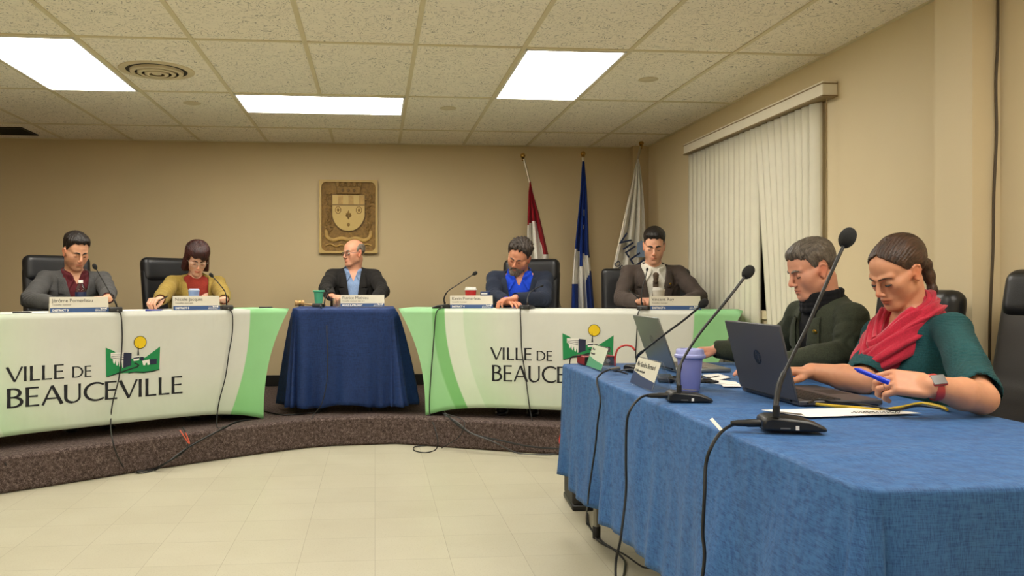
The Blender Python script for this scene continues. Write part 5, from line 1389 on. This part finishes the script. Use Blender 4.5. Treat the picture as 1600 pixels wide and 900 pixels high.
# ================================================================ carved crest
cr0, cr1 = at(499, 281, y=YW-.02), at(590, 396, y=YW-.02)
CX, CZ_, CW, CH = (cr0.x+cr1.x)/2, (cr0.z+cr1.z)/2, (cr1.x-cr0.x), (cr0.z-cr1.z)
GOLD = mat('carved golden wood', 'b8944e', .5, var=.25, vscale=14, bump=.5, bscale=90, bdist=.004); GOLD2 = mat('stippled darker gold ground', '8d6c34', .6, var=.3, vscale=40, bump=.9, bscale=120, bdist=.006); GOLDL = mat('pale gilt', 'c9ab62', .45)
GOLDD = mat('dark brown wood', '6b5029', .6)  # darker brown for the shield border, chief line and crown arches
t = thing('carved_crest', 'carved golden coat of arms plaque hanging on the back wall', 'plaque', (CX, YW, CZ_))
a, b = CW/2, CH/2
Mq = Matrix.Rotation(R(90), 4, 'X')       # x right, y up, z toward the room
MB().box((-a, -b, .002), (a, b, .018), Mq).build('backing', GOLD2, t)
def rr(a, b, r, n=6): return [(sx*(a-r)+r*math.cos(R(q+90*k/n)), sy*(b-r)+r*math.sin(R(q+90*k/n))) for sx, sy, q in ((1, 1, 0), (-1, 1, 90), (-1, -1, 180), (1, -1, 270)) for k in range(n+1)]
inn = rr(a-.020, b-.020, .045); N = len(inn); out = []
for x, y in inn:
    k = min(a/max(abs(x), 1e-6), b/max(abs(y), 1e-6)); out.append((x*k, y*k))
f = MB(); vs = [(x, y, .018) for x, y in inn]+[(x*.99, y*.99, .046) for x, y in [(p[0]*1.012, p[1]*1.012) for p in inn]]+[(x, y, .046) for x, y in out]+[(x, y, .002) for x, y in out]
f.add([Mq @ Vector(v) for v in vs], [(i+k*N, (i+1) % N+k*N, (i+1) % N+(k+1)*N, i+(k+1)*N) for k in range(3) for i in range(N)])
f.build('frame', mat('light gilt frame', 'c4a764', .5), t, angle=30)
# shield
def shield(w, top, bot, n=12):
    p = [(-w, top), (-w, -.02)]
    for i in range(1, n+1): s = i/n; p.append((-w*math.cos(s*math.pi/2)**.9, -.02+(bot+.02)*math.sin(s*math.pi/2)**1.15))
    return p+[(-x, y) for x, y in p[-2::-1]]
sh = shield(.155, .125, -.145)
k = CW/.56
SM = Mq @ Matrix.Translation((0, .045, 0)) @ Matrix.Diagonal((k, k*1.28, 1, 1))
s_ = MB(); s_.prism([(x*1.06, y*1.045) for x, y in sh], .018, .030, SM); s_.build('shield_border', GOLDD, t)
s_ = MB(); s_.prism(sh, .030, .038, SM); so = s_.build('shield', GOLDL, t, bevel=.002)
for i in range(6): MB().box((-.152+i*.0507, .055, .038), (-.152+(i+1)*.0507-.002, .122, .0425 if i % 2 == 0 else .0395), SM).build('shield_bar', GOLDL if i % 2 == 0 else GOLD, so)
MB().box((-.154, .048, .038), (.154, .053, .043), SM).build('chief_line', GOLDD, so)
for x in (-.10, .10):
    MB().tube([SM @ Vector((x+.026*math.cos(q), .012+.026*math.sin(q), .039)) for q in [2*math.pi*i/20 for i in range(20)]], .003, 6, True).build('roundel', GOLD2, so)
    MB().lathe([(.012, .038), (.008, .043), (.001, .044)], 12, SM @ Matrix.Translation((x, .012, 0))).build('roundel_boss', GOLD2, so)
def leaf(par, nm, x, y, ang, L, w, z, m, th=.007):
    p = [(0, 0), (L*.35, w*.5), (L*.7, w*.35), (L, 0), (L*.7, -w*.35), (L*.35, -w*.5)]
    MB().prism(p[::-1][::-1], z, z+th, SM @ Matrix.Translation((x, y, 0)) @ Matrix.Rotation(ang, 4, 'Z')).build(nm, m, par, bevel=.002)
for an in (90, 35, 145, -90, 180, 0): leaf(so, 'maple_leaf', 0, -.03, R(an), .042 if an in (90,) else .032, .022, .038, GOLD2, .004)
MB().lathe([(.014, .038), (.008, .043), (.001, .044)], 12, SM @ Matrix.Translation((0, -.098, 0))).build('roundel_boss', GOLD2, so)
# mural crown
cw = MB(); cw.prism([(-.11, .135), (.11, .135), (.118, .19), (-.118, .19)], .018, .040, SM)
for i in range(5): x = -.108+i*.054; cw.prism([(x-.016, .19), (x+.016, .19), (x+.018, .222), (x-.018, .222)], .018, .042, SM)
co = cw.build('mural_crown', GOLD2, t, bevel=.003)
for i in range(3): MB().lathe([(.013, .040), (.009, .043), (.001, .0435)], 12, SM @ Matrix.Translation((-.055+.055*i, .160, 0))).build('crown_arch', GOLDD, co)
random.seed(5)
for sgn in (-1, 1):
    w = MB()
    for i in range(34):
        y = .15-.30*i/34; x = sgn*(.195+.022*math.sin(i*1.7)); an = random.uniform(0, 6.28); L = random.uniform(.022, .040)
        w.prism([(0, 0), (L*.35, .008), (L, 0), (L*.35, -.008)], .018, .034+random.uniform(-.004, .006), SM @ Matrix.Translation((x, y, 0)) @ Matrix.Rotation(an, 4, 'Z'))
    w.tube([SM @ Vector((sgn*(.195+.025*math.sin(i*.5)), .15-.30*i/20, .024)) for i in range(21)], .006, 6)
    w.build('foliage', GOLD2, t, bevel=.001)
    MB().tube([SM @ Vector(v) for v in spline([(sgn*.215, -.14, .026), (sgn*.205, -.19, .028), (sgn*.15, -.215, .028), (sgn*.08, -.20, .03), (sgn*.03, -.205, .03), (0, -.215, .03)], 5)], [(.006, .016)]*26, 8, up=(0, 1, 0)).build('ribbon', GOLD, t)
    MB().tube([SM @ Vector(v) for v in spline([(sgn*.22, -.255, .024), (sgn*.17, -.245, .027), (sgn*.12, -.262, .026), (sgn*.07, -.250, .027), (sgn*.02, -.262, .026)], 5)], .006, 8).build('lower_scroll', GOLD, t)
# ================================================================ flags
FBX = at(911, 447, y=7.30).x
def flagpole(u0, v0, u1, v1, label, d, outline, colf, mats, name='flag', folds=3.0, extra=None, base=True):
    """pole from finial (u0, v0) through (u1, v1); outline rows (v, ul, ur) give the hanging cloth"""
    P0 = at(u0, v0, y=d); F = Vector((FBX+(u1-911)*.0006, d, PZ+.06))
    t = thing('flag', label, 'flag', (F.x, F.y, PZ)); O = Vector((F.x, F.y, PZ))
    pm = mat('pale steel pole', 'b9b09a', .3, .8)
    MB().tube([P0-O, F-O], .0115, 12).build('pole', pm, t)
    MB().lathe([(.006, -.05), (.010, -.045), (.008, -.034), (.012, -.03), (.018, -.020)]+[(.0225*math.cos(q), .0225*math.sin(q)) for q in [R(-50+14*i) for i in range(10)]]+[(.001, .0225)], 20, Matrix.Translation(P0-O)).build('finial', M_['brass'], t)
    rows = outline; nv, nu = 90, 48
    vs_ = [r[0] for r in rows]; V = []; mi = []
    for j in range(nv+1):
        v = vs_[0]+(vs_[-1]-vs_[0])*j/nv; ul = float(np.interp(v, vs_, [r[1] for r in rows])); ur = float(np.interp(v, vs_, [r[2] for r in rows]))
        for i in range(nu+1):
            s = i/nu; wdt = (ur-ul)/200; ph = s*2*math.pi*folds
            y = d-.025-min(.055, .012+wdt*.25)*(1+math.sin(ph+.6*math.sin(j*.05)))-.012*math.sin(ph*2.3+j*.02)
            V.append(tuple(at(ul+(ur-ul)*s+.6*math.sin(ph*2), v, y=y)-O))
    Q = []
    for j in range(nv):
        for i in range(nu):
            Q.append((j*(nu+1)+i, j*(nu+1)+i+1, (j+1)*(nu+1)+i+1, (j+1)*(nu+1)+i)); mi.append(colf((i+.5)/nu, vs_[0]+(vs_[-1]-vs_[0])*(j+.5)/nv))
    o = mesh_np('flag_cloth', V, Q, mats, t, mi=mi); md = o.modifiers.new('solid', 'SOLIDIFY'); md.thickness = .0015
    if extra: extra(o, t, O)
    return t
FR = fabric('flag red', '9c1c28', var=.05); FW = fabric('flag white', 'efebe0', var=.04); FB = fabric('flag blue', '1c3a86', var=.05)
def ca(s, v):
    u = s
    # white field below a slanted line, red strip down the right
    if v < 350-(s-.1)*12: return 0
    if s > .80 and v < 396: return 0
    if s > .62+.2*(v-350)/40 and v < 396: return 0
    return 1
flagpole(817, 243, 828, 290, 'red and white flag drooping from its leaning pole, leftmost of three', 7.30,
         [(284, 828, 829), (300, 826, 832), (330, 825, 841), (360, 824, 848), (400, 822, 857), (440, 820, 862), (500, 816, 868), (560, 812, 870)], ca, [FR, FW], folds=2.5)
def qc(s, v):
    if v < 388+14*s and not (.45 < s < .62 and 328 < v < 336 or .42 < s < .55 and 338 < v < 350 or .5 < s < .6 and 350 < v < 358): return 0
    if v < 415 and .38 < s < .56: return 0
    if v < 388+14*s: return 1
    if v > 442 and s < .30: return 0
    if v > 430+(.85-s)*60 and s > .68: return 0
    return 1
flagpole(911, 240, 911, 262, 'blue and white flag hanging straight down, middle of three', 7.30,
         [(252, 910, 913), (264, 909, 914), (300, 907, 917), (350, 902, 919), (390, 898, 920), (440, 894, 925), (480, 893, 928), (560, 891, 931)], qc, [FB, FW], folds=2.5)
FN = mat('flag printed navy', '1c2a4a', .7); FLB = mat('flag printed light blue', '7f93ae', .7)
def town(o, t, O):
    def put(s_, sz, u, v, rot, mm=FN):
        p = at(u, v, y=7.145)-O
        text_obj('flag_lettering', s_, sz, mm, o, Matrix.Translation(p) @ Matrix.Rotation(R(90), 4, 'X') @ Matrix.Rotation(R(rot), 4, 'Z'), bold=.0006, xs=.9)
    put('VILLE', .165, 963, 374, -56); put('DE', .075, 959, 412, -50)
    MB().tube([at(u, v, y=7.14)-O for u, v in ((957, 440), (951, 448), (949, 458), (952, 468), (957, 474))], .007, 8).build('flag_curve', FN, o)
    fill(o, 'flag_emblem', FLB, [(0, 0), (.08, .0), (.08, .12), (.05, .15), (.01, .13)], 0, Matrix.Translation(at(994, 402, y=7.15)-O) @ Matrix.Rotation(R(90), 4, 'X'), .001)
flagpole(1002, 224, 996, 255, 'white town flag with navy lettering, rightmost of three', 7.30,
         [(248, 997, 998), (262, 992, 1001), (300, 985, 1005), (350, 975, 1008), (400, 963, 1010), (440, 953, 1010), (480, 942, 1010), (560, 935, 1008)], lambda s, v: 0, [FW], folds=3.0, extra=town)

t = thing('flagpole_stand', 'round metal stand holding the three leaning flagpoles', 'flag stand', (FBX, 7.30, PZ))
MB().lathe([(.17, 0), (.17, .012), (.12, .025), (.075, .035), (.07, .055)], 36).build('foot', M_['silver'], t)
# ================================================================ chairs
LEA = mat('black chair leather', '16171a', .36, spec=.5, bump=.3, bscale=260, bdist=.0015)
def make_chair(p, rz, label, floor, w=1.0, cols=None, hgt=1.0, tilt=.12, group='black leather executive chairs', head=True, arms=True):
    m, mh = cols or (LEA, LEA)
    t = thing('office_chair', label, 'office chair', (p[0], p[1], floor), rz, group)
    def field(prims, name, mm, par=t):
        f = Field((-.40*w, -.42, .35), (.40*w, .36, 1.25*hgt), .010)
        for q in prims: q(f)
        V, Q = f.mesh(); V = smooth_mesh(V, Q, 2, .4); return mesh_np(name, V, Q, mm, par)
    MT = Matrix.Translation
    tb = lambda z: MT((0, -.225-(z-.5)*tilt, z)) @ Matrix.Rotation(tilt, 4, 'X')
    field([lambda f: f.rbox(MT((0, .02, .372)), (.25*w, .24, .042), .04, .01), lambda f: f.rbox(MT((0, .20, .375)), (.24*w, .06, .042), .040, .03)], 'seat', m)
    top = 1.13*hgt
    field([lambda f: f.rbox(tb(.60), (.235*w, .040, .16), .04, .0), lambda f: f.rbox(tb((top+.70)/2-.07), (.240*w, .038, (top-.78)/2+.03), .038, .012),
           lambda f: f.rbox(tb(.52), (.22*w, .05, .07), .05, .02)], 'backrest', m)
    if head: field([lambda f: f.rbox(tb(top-.10), (.235*w, .052, .10), .05, .006)], 'headrest', mh)
    for sg in (-1, 1) if arms else ():
        a = MB().tube(spline([(sg*.26*w, .20, .62), (sg*.275*w, .24, .56), (sg*.27*w, .18, .44), (sg*.24*w, .05, .40)], 6), (.016, .022), 10); o = a.build('armrest', M_['black'], t)
        MB().box((sg*.27*w-.032, -.16, .615), (sg*.27*w+.032, .22, .65)).build('arm_pad', m, o, bevel=.012)
    MB().lathe([(.028, .10), (.028, .26), (.022, .26), (.022, .38)], 16).build('gas_column', M_['black'], t)
    for k in range(5):
        an = R(72*k+18); c, s = math.cos(an), math.sin(an)
        o = MB().tube([(0, 0, .10), (.15*c, .15*s, .09), (.29*c, .29*s, .075)], [(.022, .028), (.020, .022), (.014, .016)], 8).build('base_leg', M_['black'], t)
        MB().lathe([(.027, -.022), (.03, -.015), (.03, .015), (.027, .022)], 16, MT((.29*c, .29*s, .030)) @ Matrix.Rotation(an, 4, 'Z') @ Matrix.Rotation(R(90), 4, 'Y')).build('caster', M_['rubber'], o)
    return t
def behind(p, rz, d): return (p.x+math.sin(rz)*d, p.y-math.cos(rz)*d)
def faceto(fx, fy): return math.atan2(-fx, fy)
def hand_at(u, d, z=TZ+.05): q = at(u, 447, d=d); q.z = z; return q
# ---- hair styles
SHORT = dict(th=[(0, .004), (40, .004), (75, .003), (110, .005), (180, .008)], low=[(0, .080), (28, .078), (44, .064), (58, .026), (68, -.004), (72, -.010), (80, .024), (98, .034), (112, .0), (135, -.05), (180, -.06)], top=.012, amp=.0010, taper=.05)
hb = hair_mat('near black hair', '0d0a09', '2a211c'); hbr = hair_mat('dark auburn hair', '170b0a', '4a2420', .35); hg = hair_mat('salt and pepper hair', '2f2822', '786e62'); hgr = hair_mat('grey brown hair', '5d5348', '8d8276'); hk = hair_mat('dark tousled hair', '1a1411', '4b4038'); hbeard = hair_mat('grey brown beard', '3a2f28', '9c8c7c', .7); hw = hair_mat('long brown hair', '140d0a', '553c2e', .34)
def mk(**k): d = dict(SHORT); d.update(k); return d
FL = PZ
# 1 man in the grey blazer
rz = faceto(.50, -.86)
r1, _ = person(dict(label='man in a charcoal blazer and maroon shirt looking down at the left table end', rz=rz, head=at(119, 393, d=5.58), floor=FL, emin=TZ+.062, lean=.16, hrot=(12, 24, 0), skin='d39d7c', hs=1.03,
    hair=mk(th=[(0, .006), (40, .005), (75, .0025), (110, .003), (180, .006)], top=.020, spike=.003), hair_mat=hb, wear=dict(stubble=.45), hoff=(0, .055, .150), bw=1.06, ph=1,
    arm_r=dict(w=hand_at(90, 5.16), out=.7, f=(.9, -.3, -.04)), arm_l=dict(w=hand_at(172, 5.12), out=.7, f=(-.5, -.6, -.04)),
    clothes=[shirt(fabric('maroon shirting', '5d2027'), vneck=.50), jacket(fabric('charcoal wool', '4b4a49', c2='3a3938'), slope=.23), pin(M_['gold'])]))
make_chair(behind(r1.location, rz, .0), rz+.15, 'black leather chair behind the man in the charcoal blazer', FL, .98)
# 2 woman in mustard
rz = faceto(.42, -.90)
GLD = mat('amber scarf print', 'a8482f', .8)
BOB = dict(th=[(0, .012), (50, .017), (80, .022), (120, .026), (180, .024)], low=[(0, .046), (25, .030), (40, .048), (50, .02), (58, -.085), (75, -.108), (120, -.112), (180, -.10)], top=.012, amp=.0018, drop=.10, taper=.012, part=.035, freq=1.4)
r2, _ = person(dict(label='woman in a mustard jacket with dark bobbed hair reading through glasses', rz=rz, head=at(308, 405, d=6.05), floor=FL, emin=TZ+.062, lean=.20, hrot=(-4, 28, -3), skin='d8a88c', hs=.98, fem=1, face_w=.95, jaw=.85, nose=.85,
    hair=BOB, hair_mat=hbr, brow=.7, wear=dict(lip=(.85, .40, .40)), hoff=(0, .060, .140), bw=.98, neck=.047, glasses=(.025, .018, 0), gmat=mat('pale glasses rim', 'b9b3a4', .3, .6), arm=.95, ph=2, bust=1, hands=.93,
    arm_r=dict(w=hand_at(250, 5.50, TZ+.072), out=.5, f=(-.3, -.85, -.04), curl=(45, 60, 40), thumb=.9), arm_l=dict(w=hand_at(352, 5.60), out=.5, f=(-.6, -.6, -.04)),
    clothes=[shirt(fabric('brick red knit', '8c2f22'), collar=False), jacket(fabric('mustard suede', '9c8440', c2='7d6930'), v0=.05, slope=.15, open_bottom=.012, lap=.06, notch=False, arm=.98, collar=.004)]))
pen(hand_at(245, 5.44, TZ+.055), at(258, 468, d=5.38)-at(243, 476, d=5.44), 'black pen held by the woman in mustard', BLK, .13)
rc = faceto(.75, -.66)
make_chair(behind(r2.location, rz, .02), rc, 'black leather chair turned sideways behind the woman in mustard', FL, .98, arms=False)
# 3 man in the black blazer at the centre
rz = faceto(.03, -1)
BALD = dict(th=[(0, .003), (180, .006)], low=[(0, .2), (50, .2), (62, -.002), (74, -.012), (82, .024), (98, .034), (112, .0), (135, -.045), (180, -.055)], up=[(0, -.1), (58, -.1), (64, .040), (80, .068), (100, .080), (140, .078), (180, .070)], top=.004, amp=.0009, taper=.03)
r3, _ = person(dict(label='balding man in a black blazer and light blue shirt turning his head aside', rz=rz, head=at(552, 395, d=6.86), floor=FL, emin=TZ+.062, lean=.06, hrot=(-52, 4, 0), skin='d89c7d', hs=1.0, eyes=8,
    hair=BALD, hair_mat=hgr, wear=dict(), hoff=(0, .03, .150), bw=1.04, glasses=(.024, .015, 0), gmat=mat('dark glasses rim', '2a2522', .3), gt=1.4, ph=3,
    arm_r=dict(w=hand_at(517, 6.36, TZ+.082), out=2.2, f=(.5, -.7, -.04), curl=(40, 55, 40), thumb=.8), arm_l=dict(w=hand_at(585, 6.42, TZ+.055), out=2.4, f=(-.8, -.4, -.04)),
    clothes=[shirt(fabric('light blue shirting', '8ba3c6', c2='6c87b4'), open_=.016, vneck=.48), jacket(fabric('black wool blazer', '242220', c2='181615'), slope=.155, v0=.12), pin(M_['silver'])]))
pen(hand_at(516, 6.28, TZ+.055), Vector((-.35, -.2, .8)), 'dark pen held upright by the man in the black blazer', BLK, .11)
b_ = MB()
# 4 bearded man
rz = faceto(-.22, -.97)
TOUS = mk(th=[(0, .004), (40, .004), (75, .006), (110, .010), (180, .014)], low=[(0, .090), (30, .082), (46, .062), (60, .016), (72, -.014), (80, .020), (98, .03), (112, -.01), (135, -.055), (180, -.07)], top=.016, spike=.010, amp=.0022)
r4, _ = person(dict(label='bearded man in a navy blazer and bright blue shirt bent over his papers', rz=rz, head=at(811, 401, d=6.13), floor=FL, emin=TZ+.062, lean=.30, hrot=(-20, 30, -18), skin='cf8f70', hs=1.04, face_w=1.05,
    hair=TOUS, hair_mat=hk, wear=dict(stubble=.6), hoff=(0, .070, .125), bw=1.12, fat=1.15, neck=.062, beard=.022, beard_mat=hbeard, ph=4, arm=1.08,
    arm_r=dict(w=hand_at(792, 5.84), e=Vector((at(772, 447, d=6.07).x, at(772, 447, d=6.07).y, 1.035)), f=(.3, -.8, -.04)), arm_l=dict(w=hand_at(806, 5.79, TZ+.074), out=1.2, f=(-.95, -.1, -.08), curl=(30, 40, 30)),
    clothes=[shirt(fabric('royal blue shirting', '1c49d0', c2='1637a8'), open_=.02, vneck=.49), jacket(fabric('navy wool', '262d3d', c2='1a202e'), slope=.22, v0=.1, arm=1.05), pin(M_['silver'], -.09, .47)]))
make_chair(behind(r4.location, rz, .03), rz-.25, 'black leather chair behind the bearded man', FL, 1.0, arms=False)
# 5 man with the tie
rz = faceto(-.18, -.98)
r5, _ = person(dict(label='dark haired man in a brown suit and patterned tie looking at his hand', rz=rz, head=at(1022, 384, d=5.98), floor=FL, emin=TZ+.062, lean=.12, hrot=(-8, 20, -2), skin='d6a184', hs=1.06, face_w=.94, jaw=.95,
    hair=mk(th=[(0, .007), (40, .006), (75, .003), (110, .005), (180, .008)], top=.018, low=[(0, .074), (30, .070), (48, .058), (60, .012), (72, -.016), (80, .024), (98, .034), (112, .0), (135, -.05), (180, -.06)]), hair_mat=hb, brow=1.25, wear=dict(stubble=.2), hoff=(0, .05, .155), bw=1.05, ph=5,
    arm_r=dict(w=hand_at(999, 5.60, TZ+.055), out=.5, f=(.2, -.8, .15), curl=(50, 60, 40), thumb=.8), arm_l=dict(w=hand_at(1064, 5.63), out=.7, f=(-.7, -.5, -.04)),
    clothes=[shirt(fabric('white shirting', 'd8d4c8', c2='c4c0b4'), open_=.020), tie(fabric('grey patterned silk', '5a4a3c', scale=240, c2='221c18')), jacket(fabric('brown grey suiting', '4a403a', c2='38302c'), slope=.21, v0=.14), pin(M_['gold'], -.10, .46)]))
pen(hand_at(1001, 5.54, TZ+.065), at(989, 460, d=5.53)-at(1000, 470, d=5.54), 'black pen in the raised hand of the man with the tie', BLK, .12)
make_chair(behind(r5.location, rz, .03), rz, 'wide black leather chair behind the man with the tie', FL, 1.42, head=False)
# 6 man in green
rz = faceto(-1.0, -.05)
r6, _ = person(dict(label='grey haired man in a dark green tweed blazer and black turtleneck', rz=rz, head=at(1266, 421, d=3.33), floor=0, seat=.46, lean=.32, hrot=(-2, 20, 0), skin='d0967a', hs=1.02, hz=.98, lash=1.3, h=.003, hh=.0027, ch=.0036,
    hair=mk(th=[(0, .007), (40, .006), (75, .003), (110, .005), (180, .008)], top=.012, low=[(0, .070), (30, .066), (48, .056), (60, .016), (72, -.008), (80, .024), (98, .034), (112, .0), (135, -.048), (180, -.055)], amp=.0010, spike=.0012), hair_mat=hg, brow=1.0, wear=dict(), hoff=(0, .055, .150), bw=1.05, neck=.060, ph=6,
    arm_r=dict(w=at(1122, 546, d=3.80), out=.9, f=(-.75, .35, -.05), curl=(18, 25, 15)), arm_l=dict(w=Vector((1.53, 3.00, BZ+.065)), e=Vector((1.79, 2.97, .855)), f=(-1, .1, -.05)),
    clothes=[shirt(fabric('black knit', '15161a'), collar=False, turtle=True), jacket(fabric('dark green tweed', '3b4033', c2='1a1e17', var=.25), slope=.15, v0=.16, arm=1.05), pin(M_['gold'], -.085, .50, .010)]))
make_chair((r6.location.x-.0, r6.location.y+.07), rz, 'black chair with a rounded top behind the man in green', 0, 1.0, hgt=.97, arms=False)
# 7 woman in teal
rz = faceto(-1.0, -.12)
LONG = dict(th=[(0, .002), (50, .004), (80, .006), (120, .012), (180, .014)], low=[(0, .097), (18, .089), (38, .070), (52, .044), (62, .020), (74, .004), (90, .012), (104, -.002), (120, -.050), (180, -.08)], top=.004, amp=.0009, taper=.05, part=.002, freq=2.2, sweep=1, edge=.3, groove=.0,
    extra=[('ch', [(0, -.106, -.02), (.002, -.122, -.045), (-.004, -.116, -.09), (-.014, -.098, -.14), (-.020, -.078, -.185)], [.024, .021, .017, .013, .005], .02)])
TEAL = fabric('teal ribbed knit', '1d5257', c2='123439', ribs=95, ribdir=2, bump=.8, rough=.85)
r7, c7 = person(dict(label='woman in a teal knit top and red scarf holding a blue pen', rz=rz, head=at(1400, 425, d=2.82), floor=0, seat=.45, lean=.22, hrot=(7, 29, 0), skin='cf9472', hs=1.0, hy=1.12, hz=.98, lash=1.7, fem=1, face_w=.97, jaw=.85, nose=.9, h=.003, hh=.0026, ch=.0036,
    hair=LONG, hair_mat=hw, brow=.5, wear=dict(lip=(.85, .58, .55)), hoff=(0, .060, .150), bw=1.0, fat=1.12, neck=.047, arm=1.04, ph=7, bust=1, belly=.02, hands=.97,
    arm_r=dict(su=-.035, w=at(1268, 580, d=2.86), e=at(1348, 595, d=2.74), f=(-.9, .25, -.02), curl=(20, 25, 15)),
    arm_l=dict(w=at(1450, 603, d=2.20), e=at(1532, 622, d=2.26), f=(-.9, .30, .10), u=(-.2, -.75, .65), curl=(42, 58, 40), thumb=.8),
    clothes=[]))
def knit(c):
    f = Field(c['lo'], c['hi'], .0036); T = c['T']; q = c['q']; bw = c['bw']
    loft(f, T, c['ts'][:-1], [a+.012 for a in c['rx'][:-1]], [a+.013 for a in c['ry'][:-1]], c['fo'][:-1])
    for sg in (1, -1): f.ell(T @ Vector((sg*.075*bw, .085*bw, .375*q)), (.086, .080, .084), .04, M=T.to_3x3())
    for sgn, a, S, E, Wr, M in c['arms']:
        f.cone(T @ Vector((sgn*.080, -.012, c['tl']-.038*q)), S, .036, .055, .025)
        w = S.lerp(E, .92); d = (E-S).normalized()
        f.cone(S, w, .054, .060, .02); f.cone(w-d*.001, w+d*.07, .054, .056, .002, True)
    # wide neckline
    f.ell(T @ Vector((0, .005, c['tl']+.022)), (.100, .125, .065), .006, True, M=T.to_3x3())
    X, Y, Z = f.ax[0][:, None, None], f.ax[1][None, :, None], f.ax[2][None, None, :]
    finish(c, f, 'knit_top', TEAL, 1, None, .004, .7, 2)
knit(c7)
# scarf: twisted loops of folded cloth around the neck
SCF = fabric('raspberry red scarf', 'b81f3a', c2='7e1228', var=.15, rough=.8, sheen=.3)
def scarf(c):
    root = c['root']; nb = c['nb']
    mb = MB()
    for (rx, ryf, ryb, zf, zb, w, h, ph, tw) in ((.084, .118, .066, -.150, .036, .031, .040, 0, 1), (.076, .096, .060, -.105, .058, .024, .034, 2, -1), (.090, .140, .068, -.180, .018, .031, .040, 4, 1)):
        pts = []; n = 72
        for i in range(n):
            a = 2*math.pi*i/n; bk = (1+math.cos(a))/2   # 1 at the back
            y = math.cos(a); pts.append(nb+Vector((0, .034*(1-bk), 0))+Vector((math.sin(a)*(rx+.008)*(1-.34*(1-bk)), -(ryb*y if y > 0 else ryf*y)+.01, zf*(1-bk)**1.9+zb*bk+.004*math.sin(a*3+ph))))
        m = len(pts); k = 40; b0 = len(mb.v)
        for i, p in enumerate(pts):
            t = (pts[(i+1) % m]-pts[i-1]).normalized(); rad = (p-(nb+Vector((0, .01, p.z-nb.z)))); rad = (rad-t*rad.dot(t)).normalized(); up_ = t.cross(rad).normalized()
            if up_.z < 0: up_ = -up_
            for j in range(k):
                q = 2*math.pi*j/k; fo = 1+.20*math.sin(q*7+i*.10*tw+ph)+.10*math.sin(q*13-i*.17)
                wb_ = 1+.12*math.sin(i*.35+ph)
                mb.v.append(tuple(p+rad*(w*math.cos(q)*fo*wb_)+up_*(h*math.sin(q)*fo*wb_*(.72 if math.cos(2*math.pi*i/m) > 0 else 1))))
        for i in range(m):
            for j in range(k): mb.f.append([b0+i*k+j, b0+i*k+(j+1) % k, b0+((i+1) % m)*k+(j+1) % k, b0+((i+1) % m)*k+j]); mb.m.append(0)
    mb.build('scarf', SCF, root, angle=180)
scarf(c7)
# watch on the near wrist
sgn, a, S, E, Wr, M = c7['arms'][1]
d = (Wr-E).normalized(); Wm = frame(Wr-d*.022, M.to_3x3() @ Vector((0, 0, 1)), d)   # y = back of hand, z along the arm
o = MB().tube([Wm @ Vector((.0350*math.cos(q), .0310*math.sin(q), 0)) for q in [2*math.pi*i/36 for i in range(36)]], (.0028, .0115), 8, True, up=Wm.to_3x3() @ Vector((1, 0, 0))).build('watch', mat('coral watch strap', 'a8322f', .5), r7)
MB().box((-.017, .029, -.020), (.017, .038, .020), Wm).build('watch_case', mat('red watch case', '8f2a2a', .3), o, bevel=.005); MB().box((-.0145, .0375, -.0175), (.0145, .0388, .0175), Wm).build('watch_face', mat('grey watch glass', '5d5a56', .15), o, bevel=.002)
# ring
hp = hand_pts(M, 1, (42, 58, 40), 1.0, .8, .97)[2][0]; k = (hp[0]+(hp[1]-hp[0])*.55)
dd = (hp[1]-hp[0]).normalized(); Mr = frame(k, dd.orthogonal(), dd)
MB().tube([Mr @ Vector((.0100*math.cos(q), .0100*math.sin(q), 0)) for q in [2*math.pi*i/24 for i in range(24)]], .0011, 6, True).build('ring', mat('gold ring', 'd8c39a', .2, 1), r7)
# blue pen in her hand
pp0, pp1 = at(1348, 581, d=2.20), at(1380, 594, d=2.18)
pen(pp1+(pp1-pp0)*.25, pp0-pp1, 'blue felt pen held by the woman in teal', mat('bright blue pen', '1a35c8', .3), .088, .0065)
make_chair((r7.location.x+.20, r7.location.y+.0), faceto(-.95, -.2), 'tall black leather chair at the right edge, its sheen painted grey', 0, 1.0, cols=(mat('leather with painted grey sheen', '3d3a38', .42, bump=.3, bscale=260, bdist=.0015), LEA), hgt=1.04, tilt=.2, arms=False)  # seat and back coloured grey to imitate the reflection on glossy black leather
# ================================================================ camera, world, exposure
cam = bpy.data.cameras.new('camera'); co = link(bpy.data.objects.new('camera', cam)); co.location = (0, 0, CAMZ); co.rotation_euler = (R(90), 0, -YAW)
cam.sensor_width = 36; cam.lens = FPX/1600*36; cam.shift_x = (800-CU)/1600; cam.shift_y = (CV-450)/1600; cam.clip_start = .02
SC.camera = co
w = bpy.data.worlds.new('night'); SC.world = w; w.use_nodes = True; w.node_tree.nodes['Background'].inputs[0].default_value = (.02, .025, .04, 1); w.node_tree.nodes['Background'].inputs[1].default_value = .3
SC.view_settings.view_transform = 'Standard'; SC.view_settings.look = 'None'; SC.view_settings.exposure = EXPO; SC.view_settings.gamma = 1; SC.view_settings.use_curve_mapping = False
SC.cycles.use_denoising = True; SC.cycles.max_bounces = 8; SC.cycles.diffuse_bounces = 5; SC.cycles.sample_clamp_indirect = 6
# same flat shapes carry no shading normals trouble: drop stray empties
for o in list(COL.objects):
    if o.type == 'EMPTY' and not o.children: bpy.data.objects.remove(o)
